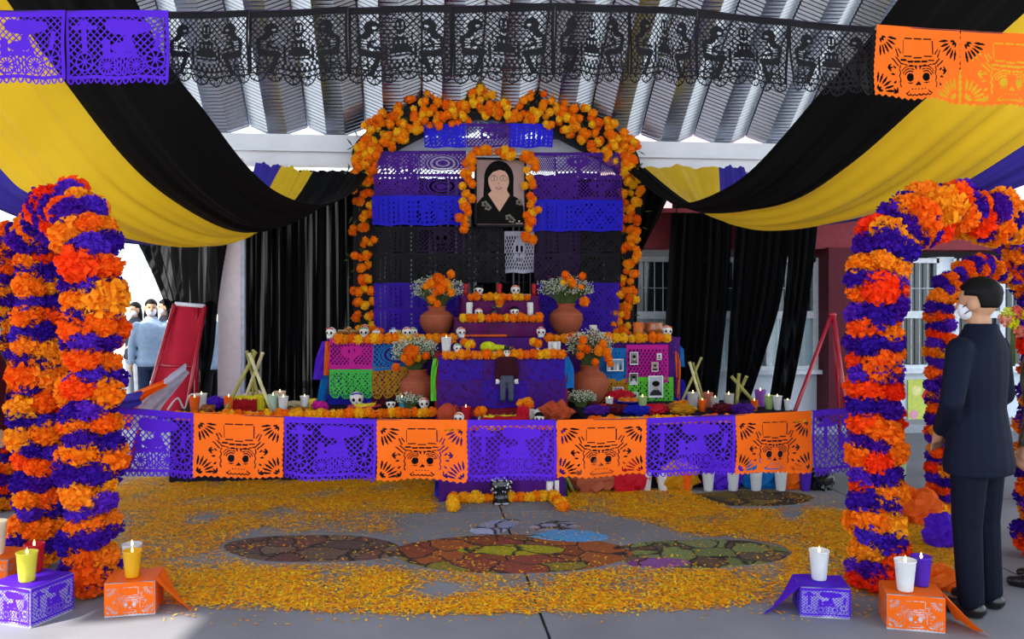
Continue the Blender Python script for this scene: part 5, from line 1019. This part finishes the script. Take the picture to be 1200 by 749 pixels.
    if cap: part('cap', MB().lathe([(.112 * k, 1.69 * k), (.112 * k, 1.70 * k), (.1 * k, 1.76 * k), (.05 * k, 1.79 * k), (0, 1.795 * k)], 20), cap, t, True); part('cap_brim', MB().loft([(0, .10 * k, 1.69 * k, .075 * k, .075 * k), (0, .10 * k, 1.70 * k, .072 * k, .072 * k)], 16), cap, t, True)
    return t
navy = M('navy_suit', '#081024', .75, var=.12, scale=6); navy2 = M('navy_trousers', '#060c1e', .75, var=.12, scale=6); maroon_j = M('maroon_jacket', '#4d0d1c', .8, var=.12); camo = M('camo_cloth', '#5c6152', .85, var=.6, scale=26); darkpant = M('dark_trousers', '#121218', .85); greyhood = M('grey_blue_hoodie', '#8fa3bd', .85, var=.1); darkhood = M('dark_hoodie', '#20222e', .85); greyh = M('grey_hoodie', '#7b7f88', .85); jean = M('denim', '#2a3852', .85); whiteb = M('white_blouse', '#dfe4ee', .8)
g = G(1147, 717); person('man in navy suit and white face mask standing beside pompom arch', g, math.radians(31), 1.70, navy, navy2, 'clasp', .009, long_coat=True, wide=1.1)
g = U(1228, 700, 4.75); person('person in grey camouflage sleeve at right picture edge behind man in suit', g, math.radians(40), 1.62, camo, darkpant, 'down', .01, mask=True, hair='long')
g = U(-16, 600, 5.7); person('person in maroon jacket and face mask between pompom arches', g, math.radians(-60), 1.52, maroon_j, darkpant, 'down', .011)
for px, d, f, h, a, b_, po, hr, cp, lab in ((158, 12.4, 150, 1.56, darkhood, greyh, 'elbow', 'long', None, 'student in dark hoodie at the outside of crowd beyond easel'), (177, 10.8, 200, 1.6, greyhood, jean, 'down', 'long', None, 'student with long black hair in grey blue hoodie beyond easel'), (193, 12.0, 120, 1.6, darkhood, jean, 'elbow', 'long', None, 'student with black hair in dark hoodie behind grey blue hoodie'), (205, 11.2, 230, 1.58, whiteb, jean, 'down', 'long', None, 'student in white blouse just left of red easel'), (247, 10.6, 70, 1.55, greyhood, darkpant, 'elbow', 'short', darkhood, 'student in dark cap and grey blue hoodie by white post'), (228, 12.9, 110, 1.5, darkhood, jean, 'phone', 'short', None, 'student in dark jacket behind sheer curtain right of easel')):
    g = U(px, 500, d); person(lab, g, math.radians(f), h, a, b_, po, .016, hr, True, cap=cp)
# bright bouquet held behind the suit
g = U(1187, 378, 4.9); t = thing('bouquet', 'small bouquet of yellow green and pink flowers behind man in suit', 'bouquet', g); part('stems', MB().tube([(0, 0, -.25), (0, 0, 0)], .012, 6), stem_m, t)
for x, z, c in ((-.02, .0, '#d9d61c'), (.05, .05, '#f2e024'), (.03, -.05, '#e8806a'), (-.06, .02, '#ef9a8a'), (.0, .06, '#e8665a'), (-.05, .05, '#cfd64a')): obj('blossom', petal_ball('blossom', M('blossom_' + c, c, .8), 77, 40, .6, .28), t, loc=(x, -.02, z), rot=rrot(), sc=.04)

# ------------------------------------------------------------------ chalk flowers on the floor
def chalk(name, cols, scale, seed, edge=.03):
    m = bpy.data.materials.new(name); m.use_nodes = True; N = m.node_tree.nodes; L = m.node_tree.links; p = N['Principled BSDF']; p.inputs['Roughness'].default_value = .95; p.inputs['Specular IOR Level'].default_value = .1
    tc = N.new('ShaderNodeTexCoord'); mp = N.new('ShaderNodeMapping'); mp.inputs['Location'].default_value = (seed, seed * .7, 0); L.new(tc.outputs['Object'], mp.inputs[0])
    v1 = N.new('ShaderNodeTexVoronoi'); v1.inputs['Scale'].default_value = scale; v2 = N.new('ShaderNodeTexVoronoi'); v2.feature = 'DISTANCE_TO_EDGE'; v2.inputs['Scale'].default_value = scale
    nz = N.new('ShaderNodeTexNoise'); nz.inputs['Scale'].default_value = 3; L.new(mp.outputs[0], nz.inputs['Vector']); ad = N.new('ShaderNodeMixRGB'); ad.blend_type = 'ADD'; ad.inputs[0].default_value = .35; L.new(mp.outputs[0], ad.inputs[1]); L.new(nz.outputs['Color'], ad.inputs[2])
    L.new(ad.outputs[0], v1.inputs['Vector']); L.new(ad.outputs[0], v2.inputs['Vector'])
    sp = N.new('ShaderNodeSeparateColor'); L.new(v1.outputs['Color'], sp.inputs[0]); cr = N.new('ShaderNodeValToRGB'); L.new(sp.outputs[0], cr.inputs[0]); cr.color_ramp.interpolation = 'CONSTANT'; e = cr.color_ramp.elements
    while len(e) < len(cols): e.new(.5)
    for i, c in enumerate(cols): e[i].position = i / len(cols); e[i].color = lin(c)
    rp = N.new('ShaderNodeMapRange'); rp.inputs['From Min'].default_value = edge * .4; rp.inputs['From Max'].default_value = edge * 2.0; L.new(v2.outputs['Distance'], rp.inputs[0]); mx = N.new('ShaderNodeMixRGB'); mx.inputs[1].default_value = lin('#3a3232'); L.new(rp.outputs[0], mx.inputs[0])
    n2 = N.new('ShaderNodeTexNoise'); n2.inputs['Scale'].default_value = 60; L.new(tc.outputs['Object'], n2.inputs['Vector']); m2 = N.new('ShaderNodeMixRGB'); m2.blend_type = 'OVERLAY'; m2.inputs[0].default_value = .85; L.new(cr.outputs[0], m2.inputs[1]); L.new(n2.outputs['Fac'], m2.inputs[2]); L.new(m2.outputs[0], mx.inputs[2]); L.new(mx.outputs[0], p.inputs['Base Color']); return m
def drawing(label, polypx, mat, z=.0012, name='chalk_drawing'):
    n = len(polypx); P = curve_pts([G(*q) for q in polypx] + [G(*polypx[0])], 48)[:-1]; o = tag(part(name, MB().slab([(q.x, q.y) for q in P], .0002, z), mat), label, 'drawing'); return o
def ovalpx(cx, cy, rx, ry, n=12, wob=.06): return [(cx + rx * math.cos(2 * math.pi * i / n) * (1 + R.uniform(-wob, wob)), cy + ry * math.sin(2 * math.pi * i / n) * (1 + R.uniform(-wob, wob))) for i in range(n)]
drawing('brown chalk flower outlined in black at left of crack', ovalpx(368, 643, 106, 16), chalk('chalk_brown', ('#6b4e49', '#775248', '#64504c', '#705a4c', '#6d4a45', '#7a6355'), 5.0, 1), .0012)
drawing('big orange brown chalk flower across the floor crack', ovalpx(600, 650, 140, 22), chalk('chalk_orange', ('#9a5536', '#8a4a34', '#a05a34', '#80563c', '#8f4a3c', '#8a7a38'), 4.2, 4), .0016)
drawing('green and plum chalk flower right of the crack', ovalpx(818, 649, 104, 17), chalk('chalk_green', ('#727a4c', '#7f8754', '#6a5a4c', '#70584c', '#665042', '#7d8058'), 4.6, 8), .0013)
drawing('purple chalk petal beside big orange flower', ovalpx(772, 660, 36, 6), chalk('chalk_purple', ('#7d4a86', '#8a5590'), 1.2, 3, .01), .0022)
drawing('dark chalk flower near floor candles', ovalpx(880, 584, 78, 9), chalk('chalk_dark', ('#5a4c34', '#6d5a2e', '#4c4038', '#7a6a3a'), 2.6, 6, .04), .0013); drawing('sky blue chalk stroke above orange flower', [(618, 629), (650, 622), (690, 623), (713, 630), (690, 635), (650, 634)], chalk('chalk_blue', ('#5f9fd6', '#6fb0e2'), 1., 2, .004), .0024)
drawing('pale lavender chalk scribble on floor before low step', [(550, 622), (575, 611), (610, 609), (600, 618), (580, 627), (560, 629)], chalk('chalk_white', ('#9a9cc0', '#b4b8d6', '#8f93b4'), 6., 5, .06), .0014); drawing('white chalk outlined box on floor right of crack', [(620, 618), (640, 611), (665, 611), (680, 616), (655, 622), (632, 622)], chalk('chalk_lilac', ('#a7a4ba', '#9a98b0', '#b9a7b4'), 7., 9, .08), .0014)
drawing('yellow green chalk oval inside orange flower', ovalpx(600, 645, 62, 6), chalk('chalk_yellow', ('#a09a2a', '#8a8a30', '#a58f2c'), 3.5, 12, .03), .0022)

# ------------------------------------------------------------------ marigold petals strewn on the floor
def make_petals():
    rs = np.random.RandomState(5); N = 620000; x = rs.uniform(-3.6, 4.4, N); y = rs.uniform(3.9, 8.0, N)
    d = x * ST + y * CT; u = 600 + 1000 * (x * CT - y * ST) / d; v = HOR + CAM_H * 1000 / d
    def soft(a, lo, hi, w): return np.clip((a - lo) / w, 0, 1) * np.clip((hi - a) / w, 0, 1)
    nzs = np.zeros(N)
    for k in range(14): a = rs.uniform(0, 6.28); f = rs.uniform(2.5, 15); nzs += np.sin(f * (x * np.cos(a) + y * np.sin(a)) + rs.uniform(0, 6.28)) / 3.7
    top = 658 + 12 * np.exp(-((u - 600) / 130) ** 2); D = 1.0 * np.clip((v - top) / 16, 0, 1) * np.clip((724 - .00009 * (u - 560) ** 2 - v) / 12, 0, 1) * soft(u, 165, 925, 60)
    D = np.maximum(D, .62 * soft(u, 128, 300, 26) * soft(v, 566, 712, 22)); D = np.maximum(D, 1.15 * soft(u, 132, 516, 14) * soft(v, 556, 604, 9)); D = np.maximum(D, .42 * soft(u, 200, 480, 30) * soft(v, 596, 628, 10))
    D = np.maximum(D, 1.25 * soft(u, 655, 1010, 12) * np.clip((v - (572 + 24 * np.clip((u - 800) / 60, 0, 1))) / 5, 0, 1) * np.clip((602 + 44 * np.clip((u - 690) / 200, 0, 1) - v) / 14, 0, 1)); D = np.maximum(D, .95 * soft(u, 905, 1135, 26) * soft(v, 592, 702, 22)); D = np.maximum(D, .025 * soft(u, 150, 1100, 60) * soft(v, 570, 735, 10))
    chal = (((u - 368) / 112) ** 2 + ((v - 643) / 19) ** 2 < 1) | (((u - 600) / 150) ** 2 + ((v - 650) / 24) ** 2 < 1) | (((u - 818) / 110) ** 2 + ((v - 649) / 19) ** 2 < 1); D = np.where(chal, np.minimum(D, .03), D)
    keep = rs.rand(N) < np.clip(D * (.72 + .42 * nzs), 0, 1) * .85; x, y = x[keep], y[keep]; n = len(x)
    a = rs.uniform(0, 6.28, n); L_ = rs.uniform(.007, .0145, n); w_ = L_ * rs.uniform(.35, .6, n); z = rs.uniform(.002, .010, n); tl = rs.uniform(-.5, .5, n) * L_ * .5
    ca, sa = np.cos(a), np.sin(a); P = np.zeros((n, 5, 3))
    for i, (l, s, h) in enumerate(((-1, 0, 0), (0, -1, .5), (1, -.5, 1), (1, .5, 1), (0, 1, .5))):
        P[:, i, 0] = x + l * L_ * ca - s * w_ * sa; P[:, i, 1] = y + l * L_ * sa + s * w_ * ca; P[:, i, 2] = np.maximum(z + tl * l + .002 * (s * s) * h, .002)
    me = bpy.data.meshes.new('petals'); me.vertices.add(n * 5); me.vertices.foreach_set('co', P.astype(np.float32).ravel()); me.loops.add(n * 5); me.loops.foreach_set('vertex_index', np.arange(n * 5, dtype=np.int32)); me.polygons.add(n); me.polygons.foreach_set('loop_start', np.arange(n, dtype=np.int32) * 5)
    for k, h in enumerate(('#fba40c', '#ffc21c', '#f0820e', '#f2d02a', '#d8960f')): me.materials.append(M('petal_%d' % k, h, .85, var=.15, scale=30))
    me.polygons.foreach_set('material_index', rs.choice(5, n, p=(.34, .28, .17, .12, .09)).astype(np.int32)); me.update(calc_edges=True); me.validate(); print('petals', n)
    tag(obj('marigold_petals', me), 'carpet of loose orange and yellow marigold petals strewn over floor', 'petals', kind='stuff')
make_petals()
